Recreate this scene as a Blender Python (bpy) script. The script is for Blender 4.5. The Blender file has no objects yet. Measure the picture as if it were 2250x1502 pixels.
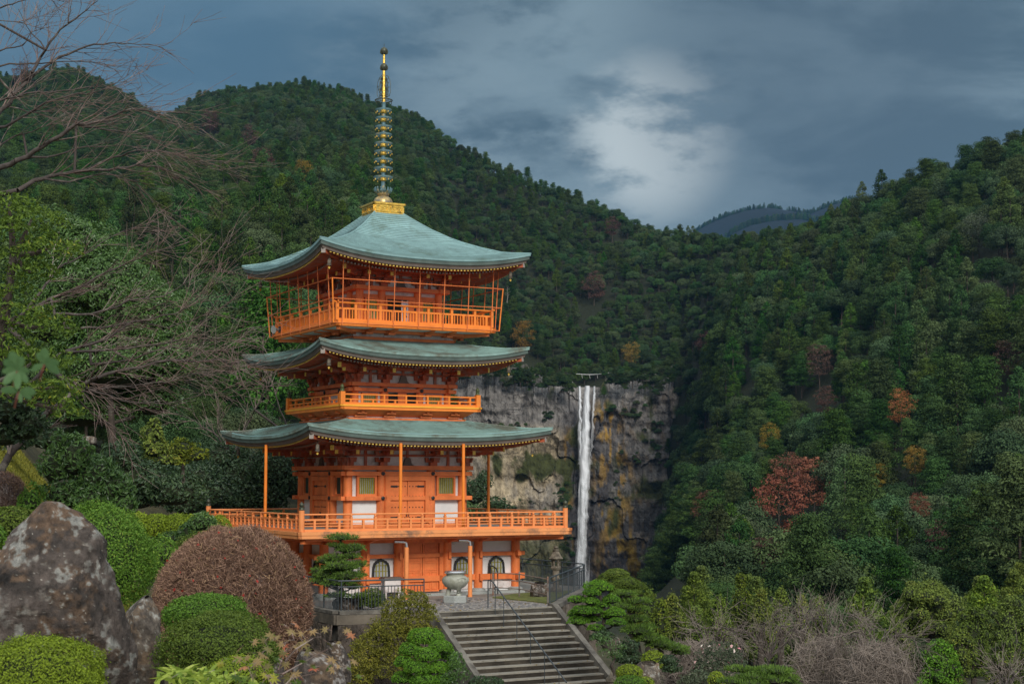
import bpy, math, random, time
import numpy as np
from math import radians as R, sin, cos, pi
T0=time.time()
random.seed(11)
rng=np.random.default_rng(11)
scene=bpy.context.scene
COL=scene.collection
# ---------------------------------------------------------------- camera (origin of the world is the camera's eye point)
FPX=3389.97; PIT=R(5.1295)
cam_d=bpy.data.cameras.new('camera'); cam=bpy.data.objects.new('camera',cam_d); COL.objects.link(cam)
cam_d.lens=FPX/2250*36; cam_d.sensor_width=36; cam_d.clip_start=.1; cam_d.clip_end=20000
cam.rotation_euler=(R(90)+PIT,0,0); scene.camera=cam
cam_d.dof.use_dof=True; cam_d.dof.focus_distance=55; cam_d.dof.aperture_fstop=8
# ---------------------------------------------------------------- world
SUN_EL=R(31); SUN_AZ=R(164)      # azimuth clockwise from +Y: right and behind the camera
w=bpy.data.worlds.new('World'); scene.world=w; w.use_nodes=True
nt=w.node_tree; N=nt.nodes; K=nt.links; N.clear()
def nd(t,**kw):
    n=N.new(t)
    for a,b in kw.items(): setattr(n,a,b)
    return n
def vmath(op,a,b=None):
    n=nd('ShaderNodeVectorMath',operation=op)
    for i,x in enumerate((a,b)):
        if x is None: continue
        if hasattr(x,'links'): K.new(x,n.inputs[i])
        else: n.inputs[i].default_value=x
    return n.outputs['Value' if op=='DOT_PRODUCT' else 'Vector']
def fmath(op,a,b=None,clamp=False):
    n=nd('ShaderNodeMath',operation=op,use_clamp=clamp)
    for i,x in enumerate((a,b)):
        if x is None: continue
        if hasattr(x,'links'): K.new(x,n.inputs[i])
        else: n.inputs[i].default_value=x
    return n.outputs[0]
def cmix(f,a,b):
    n=nd('ShaderNodeMix',data_type='RGBA')
    for i,x in ((0,f),(6,a),(7,b)):
        if hasattr(x,'links'): K.new(x,n.inputs[i])
        else: n.inputs[i].default_value=x if i==0 else (*x,1)
    return n.outputs[2]
def mrange(x,a,b,c=0,d=1):
    n=nd('ShaderNodeMapRange'); n.interpolation_type='SMOOTHSTEP'
    K.new(x,n.inputs[0])
    for i,v in enumerate((a,b,c,d)): n.inputs[i+1].default_value=v
    return n.outputs[0]
def raydir(px,py):
    X=(px-1125)/FPX;Y=(751-py)/FPX
    v=np.array([X,cos(PIT)-Y*sin(PIT),sin(PIT)+Y*cos(PIT)]); return v
tc=nd('ShaderNodeTexCoord')
D=tc.outputs['Generated']
Dn=vmath('NORMALIZE',D)
sky=nd('ShaderNodeTexSky'); sky.sky_type='NISHITA'; sky.sun_disc=False; sky.sun_elevation=SUN_EL; sky.sun_rotation=SUN_AZ; sky.altitude=300
skyc=vmath('SCALE',sky.outputs[0]); skyc.node.inputs['Scale'].default_value=.05
mp=nd('ShaderNodeMapping'); K.new(Dn,mp.inputs[0]); mp.inputs['Scale'].default_value=(4.2,4.2,11); mp.inputs['Rotation'].default_value=(0,R(-12),0)
n1=nd('ShaderNodeTexNoise'); K.new(mp.outputs[0],n1.inputs[0]); n1.inputs['Scale'].default_value=1.5; n1.inputs['Detail'].default_value=8; n1.inputs['Roughness'].default_value=.55; n1.inputs['Distortion'].default_value=.3
mp2=nd('ShaderNodeMapping'); K.new(Dn,mp2.inputs[0]); mp2.inputs['Scale'].default_value=(9,9,20); mp2.inputs['Rotation'].default_value=(0,R(25),0); mp2.inputs['Location'].default_value=(3,1,.7)
n2=nd('ShaderNodeTexNoise'); K.new(mp2.outputs[0],n2.inputs[0]); n2.inputs['Scale'].default_value=2.0; n2.inputs['Detail'].default_value=10; n2.inputs['Roughness'].default_value=.58
def spot(px,py,r0,r1):
    v=raydir(px,py); v=v/np.linalg.norm(v)
    d=vmath('DOT_PRODUCT',Dn,tuple(v))
    return mrange(d,cos(r0/FPX),cos(r1/FPX))
sp1=spot(1435,300,215,0)
sp2=spot(1380,330,520,40)
sp3=spot(1000,220,420,30)
sp4=spot(150,-50,900,200)      # bluer clear patch at upper left
cl=cmix(mrange(n1.outputs[0],.40,.60),(.082,.136,.172),(.190,.272,.318))
cl=cmix(fmath('MULTIPLY',sp4,.75),cl,(.070,.158,.238))
cl=cmix(fmath('MULTIPLY',fmath('MULTIPLY',fmath('ADD',sp2,fmath('MULTIPLY',sp3,.6),True),mrange(n2.outputs[0],.38,.60)),.75),cl,(.215,.30,.345))
cl=cmix(fmath('MULTIPLY',fmath('MULTIPLY',sp1,mrange(n2.outputs[0],.36,.60)),.95),cl,(.60,.67,.68))
sp5=spot(1780,110,520,60)
cl=cmix(fmath('MULTIPLY',sp5,.6),cl,(.075,.118,.155))
cld=cmix(.88,skyc,cl)
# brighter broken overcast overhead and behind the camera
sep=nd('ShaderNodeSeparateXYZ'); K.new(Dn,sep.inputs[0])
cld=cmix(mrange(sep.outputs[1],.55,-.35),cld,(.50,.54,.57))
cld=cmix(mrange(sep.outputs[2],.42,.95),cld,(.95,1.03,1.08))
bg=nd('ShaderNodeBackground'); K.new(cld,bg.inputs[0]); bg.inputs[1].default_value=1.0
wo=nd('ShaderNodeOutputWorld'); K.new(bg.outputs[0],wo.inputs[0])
# ---------------------------------------------------------------- sun
sd=bpy.data.lights.new('sun','SUN'); sun=bpy.data.objects.new('sun',sd); COL.objects.link(sun)
sd.energy=2.2; sd.angle=R(18); sd.color=(1,.96,.90)
sun.rotation_euler=(R(90)-SUN_EL,0,pi-SUN_AZ+0)
scene.view_settings.view_transform='Standard'; scene.view_settings.look='None'; scene.view_settings.exposure=.22; scene.view_settings.gamma=1
scene.cycles.max_bounces=6; scene.cycles.diffuse_bounces=3; scene.cycles.transparent_max_bounces=12; scene.cycles.volume_bounces=0; scene.cycles.glossy_bounces=2; scene.cycles.transmission_bounces=3
# ---------------------------------------------------------------- maths helpers
def hsh(i,j,k,s):
    n=(i*374761393+j*668265263+k*2147483647+s*1274126177)&0xffffffff
    n=((n^(n>>13))*1274126177)&0xffffffff
    n=((n^(n>>16))*2246822519)&0xffffffff
    return (n^(n>>15)).astype(np.float64)/4294967295.
def vnoise(x,y,z,s=0):
    x,y,z=np.broadcast_arrays(np.asarray(x,float),np.asarray(y,float),np.asarray(z,float))
    xi,yi,zi=np.floor(x).astype(np.int64),np.floor(y).astype(np.int64),np.floor(z).astype(np.int64)
    fx,fy,fz=x-xi,y-yi,z-zi
    fx=fx*fx*(3-2*fx);fy=fy*fy*(3-2*fy);fz=fz*fz*(3-2*fz)
    r=0
    for a in (0,1):
        for b in (0,1):
            for c in (0,1):
                r=r+hsh(xi+a,yi+b,zi+c,s)*(fx if a else 1-fx)*(fy if b else 1-fy)*(fz if c else 1-fz)
    return r
def fbm(x,y,z,s=0,o=4):
    r=0;a=.5
    for i in range(o): r=r+a*vnoise(np.asarray(x)*2**i,np.asarray(y)*2**i,np.asarray(z)*2**i,s+i);a*=.5
    return r/(1-.5**o)
def at(px,py,Y):
    r=raydir(px,py); return r*(Y/r[1])
def norm(v): v=np.asarray(v,float); return v/np.maximum(np.linalg.norm(v,axis=-1,keepdims=True),1e-9)
# ---------------------------------------------------------------- scene object helpers
def tag(o,label=None,cat=None,group=None,kind=None):
    if label: o['label']=label
    if cat: o['category']=cat
    if group: o['group']=group
    if kind: o['kind']=kind
    return o
def empty(name,loc,rz=0,**kw):
    o=bpy.data.objects.new(name,None); COL.objects.link(o); o.location=tuple(loc); o.rotation_euler=(0,0,rz); o.empty_display_size=.2
    return tag(o,**kw)
def link(name,me,mats,parent=None,coll=None):
    o=bpy.data.objects.new(name,me); (coll or COL).objects.link(o)
    for m in (mats if isinstance(mats,(list,tuple)) else [mats]): me.materials.append(m)
    if parent: o.parent=parent
    return o
class MB:
    def __init__(s): s.V=[];s.F=[];s.M=[];s.n=0;s.rot=0;s.off=np.zeros(3)
    def add(s,V,F,m=0):
        V=np.asarray(V,float).reshape(-1,3)
        if s.rot: 
            c,q=[(1,0),(0,1),(-1,0),(0,-1)][s.rot]
            V=np.c_[V[:,0]*c-V[:,1]*q,V[:,0]*q+V[:,1]*c,V[:,2]]
        s.V.append(V+s.off)
        for f in F: s.F.append(tuple(int(i)+s.n for i in f)); s.M.append(m)
        s.n+=len(V)
    def box(s,c,d,m=0,rz=0):
        x,y,z=np.array(d)/2
        V=np.array([(-x,-y,-z),(x,-y,-z),(x,y,-z),(-x,y,-z),(-x,-y,z),(x,-y,z),(x,y,z),(-x,y,z)])
        if rz: V=np.c_[V[:,0]*cos(rz)-V[:,1]*sin(rz),V[:,0]*sin(rz)+V[:,1]*cos(rz),V[:,2]]
        s.add(V+np.array(c),[(0,3,2,1),(4,5,6,7),(0,1,5,4),(1,2,6,5),(2,3,7,6),(3,0,4,7)],m)
    def b(s,x0,x1,y0,y1,z0,z1,m=0): s.box(((x0+x1)/2,(y0+y1)/2,(z0+z1)/2),(abs(x1-x0),abs(y1-y0),abs(z1-z0)),m)
    def bar(s,p,q,w,h,m=0):
        p=np.array(p,float);q=np.array(q,float);d=norm(q-p);u=np.cross(d,(0,0,1.))
        if np.linalg.norm(u)<1e-3:u=np.array([1.,0,0])
        u=norm(u);v=np.cross(u,d);u=u*w/2;v=v*h/2
        V=[p-u-v,p+u-v,p+u+v,p-u+v,q-u-v,q+u-v,q+u+v,q-u+v]
        s.add(V,[(0,3,2,1),(4,5,6,7),(0,1,5,4),(1,2,6,5),(2,3,7,6),(3,0,4,7)],m)
    def tube(s,P,r,n=8,m=0,caps=True):
        P=np.asarray(P,float);k=len(P);r=np.broadcast_to(r,(k,)) if np.ndim(r)==0 else np.asarray(r)
        V=[]
        for i in range(k):
            d=norm(P[min(i+1,k-1)]-P[max(i-1,0)]);u=np.cross(d,(0,0,1.))
            if np.linalg.norm(u)<.05:u=np.cross(d,(0,1.,0))
            u=norm(u);v=np.cross(d,u)
            for j in range(n):
                a=2*pi*j/n;V.append(P[i]+(u*cos(a)+v*sin(a))*r[i])
        F=[(i*n+j,i*n+(j+1)%n,(i+1)*n+(j+1)%n,(i+1)*n+j) for i in range(k-1) for j in range(n)]
        if caps:F+= [tuple(range(n))[::-1],tuple((k-1)*n+j for j in range(n))]
        s.add(V,F,m)
    def lathe(s,prof,c=(0,0,0),n=20,m=0,sq=1):
        prof=[(max(r,1e-4),z) for r,z in prof];k=len(prof);c=np.array(c,float)
        V=[c+(r*cos(2*pi*j/n),r*sin(2*pi*j/n)*sq,z) for r,z in prof for j in range(n)]
        F=[(i*n+j,i*n+(j+1)%n,(i+1)*n+(j+1)%n,(i+1)*n+j) for i in range(k-1) for j in range(n)]
        F+=[tuple(range(n))[::-1],tuple((k-1)*n+j for j in range(n))]
        s.add(V,F,m)
    def poly(s,P,y0,y1,m=0):   # outline in x,z extruded from y0 to y1
        n=len(P);V=[(x,y0,z) for x,z in P]+[(x,y1,z) for x,z in P]
        s.add(V,[tuple(range(n)),tuple(range(2*n-1,n-1,-1))]+[(i,i+n,(i+1)%n+n,(i+1)%n) for i in range(n)],m)
    def ring(s,P,Q,y0,y1,m=0):   # between outlines P (outer) and Q (inner)
        n=len(P);V=[(x,y0,z) for x,z in P]+[(x,y0,z) for x,z in Q]+[(x,y1,z) for x,z in P]+[(x,y1,z) for x,z in Q]
        F=[]
        for i in range(n):
            j=(i+1)%n;F+=[(i,j,j+n,i+n),(i,i+2*n,j+2*n,j),(i+n,j+n,j+3*n,i+3*n),(i+2*n,i+3*n,j+3*n,j+2*n)]
        s.add(V,F,m)
    def build(s,name,mats,parent=None,smooth=False,zoff=0.,coll=None):
        me=bpy.data.meshes.new(name);V=np.concatenate(s.V);V=V+np.array([0,0,zoff])
        me.from_pydata(V.tolist(),[],s.F)
        o=link(name,me,mats,parent,coll)
        if isinstance(mats,(list,tuple)) and len(mats)>1: me.polygons.foreach_set('material_index',s.M)
        if smooth:
            me.polygons.foreach_set('use_smooth',[True]*len(s.F))
            try: me.set_sharp_from_angle(angle=R(40))
            except Exception: pass
        me.update(); return o
def fastmesh(name,V,F,mi=None,face=None,vert=None,smooth=False,vcol=None):
    """V (n,3), F (m,4) or (m,3) arrays"""
    V=np.ascontiguousarray(V,dtype=np.float32);F=np.ascontiguousarray(F,dtype=np.int32);k=F.shape[1]
    me=bpy.data.meshes.new(name);me.vertices.add(len(V));me.vertices.foreach_set('co',V.ravel())
    me.loops.add(F.size);me.loops.foreach_set('vertex_index',F.ravel())
    me.polygons.add(len(F));me.polygons.foreach_set('loop_start',np.arange(0,F.size,k,dtype=np.int32))
    if mi is not None: me.polygons.foreach_set('material_index',np.asarray(mi,dtype=np.int32))
    me.polygons.foreach_set('use_smooth',np.full(len(F),smooth))
    if face is not None:
        a=me.attributes.new('rnd','FLOAT','FACE');a.data.foreach_set('value',np.asarray(face,dtype=np.float32))
    if vcol is not None:
        a=me.attributes.new('tint','FLOAT_COLOR','POINT');a.data.foreach_set('color',np.c_[vcol,np.ones(len(vcol))].astype(np.float32).ravel())
    me.update(calc_edges=True);return me
def grid_faces(nr,nc):
    i=np.arange(nr-1)[:,None]*nc+np.arange(nc-1)[None,:];i=i.ravel()
    return np.c_[i,i+1,i+nc+1,i+nc]
# ---- leaves
def leaves(P,Nn,L,Wd,jit=.5,mode='flat',r=rng):
    """one rhombic leaf per point. flat: leaf lies across the normal; spike: leaf points along it"""
    n=len(P);Nn=norm(np.asarray(Nn)+r.normal(0,jit,(n,3)))
    t=norm(np.cross(Nn,r.normal(0,1,(n,3))))
    L=np.asarray(L)*r.uniform(.7,1.3,n) if np.ndim(L)==0 else L
    L=L[:,None];W=L*Wd
    if mode=='flat': a=t;b=np.cross(Nn,t);lift=Nn*L*.12
    else: a=Nn;b=t;lift=0
    V=np.stack([P-a*L*.5,P+b*W*.5+lift,P+a*L*.5,P-b*W*.5+lift],1).reshape(-1,3)
    F=np.arange(4*n).reshape(-1,4)
    return V,F
def sph(n,r=rng,zmin=-1):
    z=r.uniform(zmin,1,n);a=r.uniform(0,2*pi,n);q=np.sqrt(1-z*z);return np.c_[q*np.cos(a),q*np.sin(a),z]
def segs(P0,P1,R0,R1,k=3):
    P0,P1=np.asarray(P0,float),np.asarray(P1,float);n=len(P0);d=norm(P1-P0)
    u=np.cross(d,np.array([.13,.31,1.]));u=norm(u);v=np.cross(d,u);R0=np.asarray(R0)[:,None];R1=np.asarray(R1)[:,None]
    V=np.zeros((n,2*k,3))
    for j in range(k):
        a=2*pi*j/k;o=u*cos(a)+v*sin(a);V[:,j]=P0+o*R0;V[:,k+j]=P1+o*R1
    b=np.arange(n)[:,None]*2*k
    F=np.stack([np.c_[b+j,b+(j+1)%k,b+k+(j+1)%k,b+k+j] for j in range(k)],1).reshape(-1,4)
    return V.reshape(-1,3),F
def join(parts):
    Vs=[];Fs=[];n=0
    for V,F in parts: Vs.append(V);Fs.append(F+n);n+=len(V)
    return np.concatenate(Vs),np.concatenate(Fs)
# ---------------------------------------------------------------- materials
def newmat(name):
    m=bpy.data.materials.new(name);m.use_nodes=True;t=m.node_tree;b=t.nodes['Principled BSDF'];return m,t,b
def L(t,a,b): t.links.new(a,b)
def paint(name,col,rough=.5,var=.15,scale=3.,bump=.0,stain=None,stain_amt=0,spec=.4,metal=0,fine=None,zdark=0):
    """colour with a little low-frequency wear, optional stain colour in noise patches"""
    m,t,b=newmat(name);nn=t.nodes
    tcx=nn.new('ShaderNodeTexCoord');no=nn.new('ShaderNodeTexNoise');no.inputs['Scale'].default_value=scale;no.inputs['Detail'].default_value=6;no.inputs['Roughness'].default_value=.6
    L(t,tcx.outputs['Object'],no.inputs['Vector'])
    mx=nn.new('ShaderNodeMix');mx.data_type='RGBA'
    mx.inputs[6].default_value=(*[c*(1-var) for c in col],1);mx.inputs[7].default_value=(*[min(1,c*(1+var)) for c in col],1)
    mr=nn.new('ShaderNodeMapRange');L(t,no.outputs[0],mr.inputs[0]);mr.inputs[1].default_value=.3;mr.inputs[2].default_value=.7;L(t,mr.outputs[0],mx.inputs[0])
    out=mx.outputs[2]
    if stain:
        n3=nn.new('ShaderNodeTexNoise');n3.inputs['Scale'].default_value=scale*.7;n3.inputs['Detail'].default_value=9;n3.inputs['Roughness'].default_value=.7
        mp=nn.new('ShaderNodeMapping');mp.inputs['Location'].default_value=(5,3,1);L(t,tcx.outputs['Object'],mp.inputs[0]);L(t,mp.outputs[0],n3.inputs['Vector'])
        m3=nn.new('ShaderNodeMapRange');L(t,n3.outputs[0],m3.inputs[0]);m3.inputs[1].default_value=.58-.25*stain_amt;m3.inputs[2].default_value=.70-.2*stain_amt
        m3.inputs[4].default_value=.85
        x3=nn.new('ShaderNodeMix');x3.data_type='RGBA';L(t,m3.outputs[0],x3.inputs[0]);L(t,out,x3.inputs[6]);x3.inputs[7].default_value=(*stain,1);out=x3.outputs[2]
    L(t,out,b.inputs['Base Color']);b.inputs['Roughness'].default_value=rough;b.inputs['Specular IOR Level'].default_value=spec;b.inputs['Metallic'].default_value=metal
    if bump:
        n2=nn.new('ShaderNodeTexNoise');n2.inputs['Scale'].default_value=fine or scale*8;n2.inputs['Detail'].default_value=5
        L(t,tcx.outputs['Object'],n2.inputs['Vector']);bp=nn.new('ShaderNodeBump');bp.inputs['Strength'].default_value=bump;bp.inputs['Distance'].default_value=.05
        L(t,n2.outputs[0],bp.inputs['Height']);L(t,bp.outputs[0],b.inputs['Normal'])
    return m
def leafmat(name,c1,c2,c3=None,objvar=.0,trans=.25,rough=.6,spec=.25):
    """c1..c2 chosen per leaf, c3 = occasional colour; objvar = per-tree shift"""
    m,t,b=newmat(name);nn=t.nodes
    at_=nn.new('ShaderNodeAttribute');at_.attribute_name='rnd'
    cr=nn.new('ShaderNodeValToRGB');e=cr.color_ramp.elements;e[0].position=0;e[0].color=(*c1,1);e[1].position=.9 if c3 else 1;e[1].color=(*c2,1)
    if c3: x=cr.color_ramp.elements.new(1.0);x.color=(*c3,1)
    L(t,at_.outputs['Fac'],cr.inputs[0]);out=cr.outputs[0]
    if objvar:
        oi=nn.new('ShaderNodeObjectInfo');hs=nn.new('ShaderNodeHueSaturation')
        mr=nn.new('ShaderNodeMapRange');L(t,oi.outputs['Random'],mr.inputs[0]);mr.inputs[3].default_value=.5-.06*objvar;mr.inputs[4].default_value=.5+.03*objvar;L(t,mr.outputs[0],hs.inputs['Hue'])
        mu=nn.new('ShaderNodeMath');mu.operation='MULTIPLY';mu.inputs[1].default_value=7.31;L(t,oi.outputs['Random'],mu.inputs[0])
        fr=nn.new('ShaderNodeMath');fr.operation='FRACT';L(t,mu.outputs[0],fr.inputs[0])
        m2=nn.new('ShaderNodeMapRange');L(t,fr.outputs[0],m2.inputs[0]);m2.inputs[3].default_value=1-.55*objvar;m2.inputs[4].default_value=1+.45*objvar;L(t,m2.outputs[0],hs.inputs['Value'])
        mu2=nn.new('ShaderNodeMath');mu2.operation='MULTIPLY';mu2.inputs[1].default_value=23.7;L(t,oi.outputs['Random'],mu2.inputs[0])
        fr2=nn.new('ShaderNodeMath');fr2.operation='FRACT';L(t,mu2.outputs[0],fr2.inputs[0])
        m4=nn.new('ShaderNodeMapRange');L(t,fr2.outputs[0],m4.inputs[0]);m4.inputs[3].default_value=1-.25*objvar;m4.inputs[4].default_value=1+.12*objvar;L(t,m4.outputs[0],hs.inputs['Saturation'])
        L(t,out,hs.inputs['Color']);out=hs.outputs[0]
    L(t,out,b.inputs['Base Color']);b.inputs['Roughness'].default_value=rough;b.inputs['Specular IOR Level'].default_value=spec
    if trans:
        tr=nn.new('ShaderNodeBsdfTranslucent');L(t,out,tr.inputs[0]);ms=nn.new('ShaderNodeMixShader');ms.inputs[0].default_value=trans
        L(t,b.outputs[0],ms.inputs[1]);L(t,tr.outputs[0],ms.inputs[2]);L(t,ms.outputs[0],nn['Material Output'].inputs[0])
    return m
def tintmat(name,rough=.85,bump=.5,bscale=2.,fine=.25,spec=.3,stretch=(1,1,1)):
    m,t,b=newmat(name);nn=t.nodes
    a=nn.new('ShaderNodeAttribute');a.attribute_name='tint'
    tcx=nn.new('ShaderNodeTexCoord');mp=nn.new('ShaderNodeMapping');mp.inputs['Scale'].default_value=stretch;L(t,tcx.outputs['Object'],mp.inputs[0])
    n=nn.new('ShaderNodeTexNoise');n.inputs['Scale'].default_value=bscale;n.inputs['Detail'].default_value=10;n.inputs['Roughness'].default_value=.65;L(t,mp.outputs[0],n.inputs['Vector'])
    mr=nn.new('ShaderNodeMapRange');L(t,n.outputs[0],mr.inputs[0]);mr.inputs[1].default_value=.3;mr.inputs[2].default_value=.7;mr.inputs[3].default_value=1-fine;mr.inputs[4].default_value=1+fine
    vm=nn.new('ShaderNodeVectorMath');vm.operation='SCALE';L(t,a.outputs['Color'],vm.inputs[0]);L(t,mr.outputs[0],vm.inputs['Scale']);L(t,vm.outputs[0],b.inputs['Base Color'])
    bp=nn.new('ShaderNodeBump');bp.inputs['Strength'].default_value=bump;bp.inputs['Distance'].default_value=.6/bscale;L(t,n.outputs[0],bp.inputs['Height']);L(t,bp.outputs[0],b.inputs['Normal'])
    b.inputs['Roughness'].default_value=rough;b.inputs['Specular IOR Level'].default_value=spec;return m
M={}
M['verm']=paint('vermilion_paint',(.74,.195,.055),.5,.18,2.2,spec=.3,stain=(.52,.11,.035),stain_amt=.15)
M['vermred']=paint('shaded_vermilion_paint',(.44,.10,.042),.6,.3,4,spec=.25,stain=(.30,.17,.13),stain_amt=.35)  # darker vermilion: eave shade is put into the bracket and rafter colour
M['pale']=paint('pale_orange_paint',(.80,.27,.085),.5,.12,2.5,spec=.35,stain=(.62,.22,.08),stain_amt=.1)  # paler orange for the lower balcony railing and ground storey rain pipes
M['worn']=paint('peeling_orange_paint',(.80,.31,.11),.55,.12,1.2,spec=.3,stain=(.16,.11,.08),stain_amt=.30)
M['amber']=paint('bright_orange_paint',(.86,.24,.03),.4,.12,2.5,spec=.4)
M['yell']=paint('yellow_orange_paint',(.95,.42,.04),.4,.12,3)
M['plaster']=paint('white_plaster',(.70,.69,.67),.8,.08,1.5,stain=(.50,.48,.45),stain_amt=.15)
M['oldplaster']=paint('weathered_plaster',(.66,.60,.57),.85,.15,3,stain=(.38,.31,.28),stain_amt=.3)
M['copper']=paint('patina_copper',(.20,.33,.325),.55,.16,1.3,spec=.35,stain=(.12,.19,.16),stain_amt=.2,bump=.15,fine=30)
M['oldcopper']=paint('stained_patina_copper',(.22,.34,.305),.6,.2,.9,spec=.3,stain=(.125,.115,.08),stain_amt=.5,bump=.15,fine=30)
def addattr(m,lo,hi):
    t=m.node_tree;b=t.nodes['Principled BSDF'];src=b.inputs['Base Color'].links[0].from_socket
    a=t.nodes.new('ShaderNodeAttribute');a.attribute_name='rnd';mr=t.nodes.new('ShaderNodeMapRange');L(t,a.outputs['Fac'],mr.inputs[0]);mr.inputs[3].default_value=lo;mr.inputs[4].default_value=hi
    v=t.nodes.new('ShaderNodeVectorMath');v.operation='SCALE';L(t,src,v.inputs[0]);L(t,mr.outputs[0],v.inputs['Scale']);L(t,v.outputs[0],b.inputs['Base Color'])
M['copperroof']=paint('patina_copper_shingles',(.21,.345,.34),.55,.16,1.3,spec=.35,stain=(.12,.19,.16),stain_amt=.2);addattr(M['copperroof'],.62,1.14)
M['oldcopperroof']=paint('stained_copper_shingles',(.23,.35,.31),.6,.2,.9,spec=.3,stain=(.125,.115,.08),stain_amt=.5);addattr(M['oldcopperroof'],.62,1.14)
M['darkcopper']=paint('dark_copper_edge',(.085,.115,.10),.55,.3,2,spec=.35)
M['eavewood']=paint('grey_eave_board',(.15,.115,.095),.7,.25,2)
M['gold']=paint('gilded_bronze',(.80,.50,.10),.32,.3,6,metal=.85,stain=(.22,.13,.04),stain_amt=.15,bump=.3,fine=25)
M['verdigris']=paint('blue_green_bronze',(.11,.20,.22),.5,.25,6,metal=.25,stain=(.42,.28,.07),stain_amt=.2)
M['darkbronze']=paint('dark_bronze',(.07,.075,.05),.45,.3,8,metal=.4)
M['giboshi']=paint('green_bronze_cap',(.10,.12,.05),.5,.3,20,metal=.2)
M['ygold']=paint('yellow_end_paint',(.95,.62,.12),.5,.15,8)
M['white_end']=paint('white_end_paint',(.36,.31,.27),.6,.15,6)
M['black']=paint('black_iron',(.02,.02,.02),.45,.2,10)
M['dark']=paint('painted_interior_dark',(.012,.012,.012),.9,.2,2)
M['green_lattice']=paint('yellow_green_lattice_paint',(.26,.23,.015),.5,.25,15)
M['greyglass']=paint('grey_paper_behind_lattice',(.34,.35,.36),.5,.3,3)
M['greenpanel']=paint('dark_green_shutter',(.02,.05,.035),.6,.2,5)
M['steel']=paint('stainless_steel',(.62,.62,.62),.25,.1,5,metal=.9)
M['rail']=paint('dark_grey_rail_paint',(.045,.055,.062),.45,.2,6)
M['galv']=paint('weathered_metal_pipe',(.20,.17,.15),.6,.3,6,stain=(.22,.10,.05),stain_amt=.3)
M['concrete']=paint('weathered_concrete',(.17,.155,.13),.9,.25,1.5,bump=.4,stain=(.06,.052,.044),stain_amt=.6)
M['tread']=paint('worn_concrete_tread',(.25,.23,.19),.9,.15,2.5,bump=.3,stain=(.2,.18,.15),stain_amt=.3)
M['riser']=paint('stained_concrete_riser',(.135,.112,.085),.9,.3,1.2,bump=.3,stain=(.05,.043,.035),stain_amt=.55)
M['stone']=paint('grey_granite',(.32,.33,.31),.7,.12,20,stain=(.22,.24,.20),stain_amt=.2,bump=.1)
M['burner']=paint('grey_green_cast_stone',(.33,.33,.27),.5,.15,5,stain=(.22,.22,.16),stain_amt=.3,bump=.1)
M['lantern']=paint('lichened_lantern_stone',(.19,.16,.12),.9,.35,8,stain=(.05,.04,.03),stain_amt=.4,bump=.6)
M['path']=paint('grey_paving',(.24,.22,.19),.9,.15,1,stain=(.15,.13,.11),stain_amt=.3,bump=.2)
M['bark']=paint('dark_bark',(.055,.042,.032),.9,.4,6,bump=.5,stain=(.13,.12,.10),stain_amt=.2)
M['cherry']=paint('pale_cherry_bark',(.07,.055,.048),.85,.45,5,stain=(.24,.21,.17),stain_amt=.12,bump=.3)
M['twig']=paint('brown_twigs',(.20,.135,.115),.8,.4,3,stain=(.33,.27,.24),stain_amt=.35)
M['paletwig']=paint('pale_dead_twigs',(.22,.18,.15),.85,.3,3)
M['snag']=paint('bleached_dead_wood',(.30,.27,.23),.9,.25,1)
M['trunkbrown']=paint('brown_trunk',(.07,.055,.04),.9,.3,2)
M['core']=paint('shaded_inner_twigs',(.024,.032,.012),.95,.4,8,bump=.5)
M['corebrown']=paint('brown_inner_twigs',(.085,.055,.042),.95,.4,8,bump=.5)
# flagstones
def flagmat():
    m,t,b=newmat('random_flagstones');nn=t.nodes;tcx=nn.new('ShaderNodeTexCoord')
    v=nn.new('ShaderNodeTexVoronoi');v.inputs['Scale'].default_value=4.2;L(t,tcx.outputs['Object'],v.inputs['Vector'])
    v2=nn.new('ShaderNodeTexVoronoi');v2.feature='DISTANCE_TO_EDGE';v2.inputs['Scale'].default_value=4.2;L(t,tcx.outputs['Object'],v2.inputs['Vector'])
    cr=nn.new('ShaderNodeValToRGB');cr.color_ramp.elements[0].color=(.045,.045,.05,1);cr.color_ramp.elements[1].color=(.15,.15,.15,1)
    sp=nn.new('ShaderNodeSeparateColor');L(t,v.outputs['Color'],sp.inputs[0]);L(t,sp.outputs[0],cr.inputs[0])
    mr=nn.new('ShaderNodeMapRange');L(t,v2.outputs['Distance'],mr.inputs[0]);mr.inputs[1].default_value=.06;mr.inputs[2].default_value=.12
    mx=nn.new('ShaderNodeMix');mx.data_type='RGBA';L(t,mr.outputs[0],mx.inputs[0]);mx.inputs[6].default_value=(.34,.31,.27,1);L(t,cr.outputs[0],mx.inputs[7]);L(t,mx.outputs[2],b.inputs['Base Color']);b.inputs['Roughness'].default_value=.75
    return m
M['flags']=flagmat()
M['grass']=paint('short_grass',(.13,.15,.035),.95,.35,6,stain=(.17,.14,.05),stain_amt=.3,bump=.6)
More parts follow.
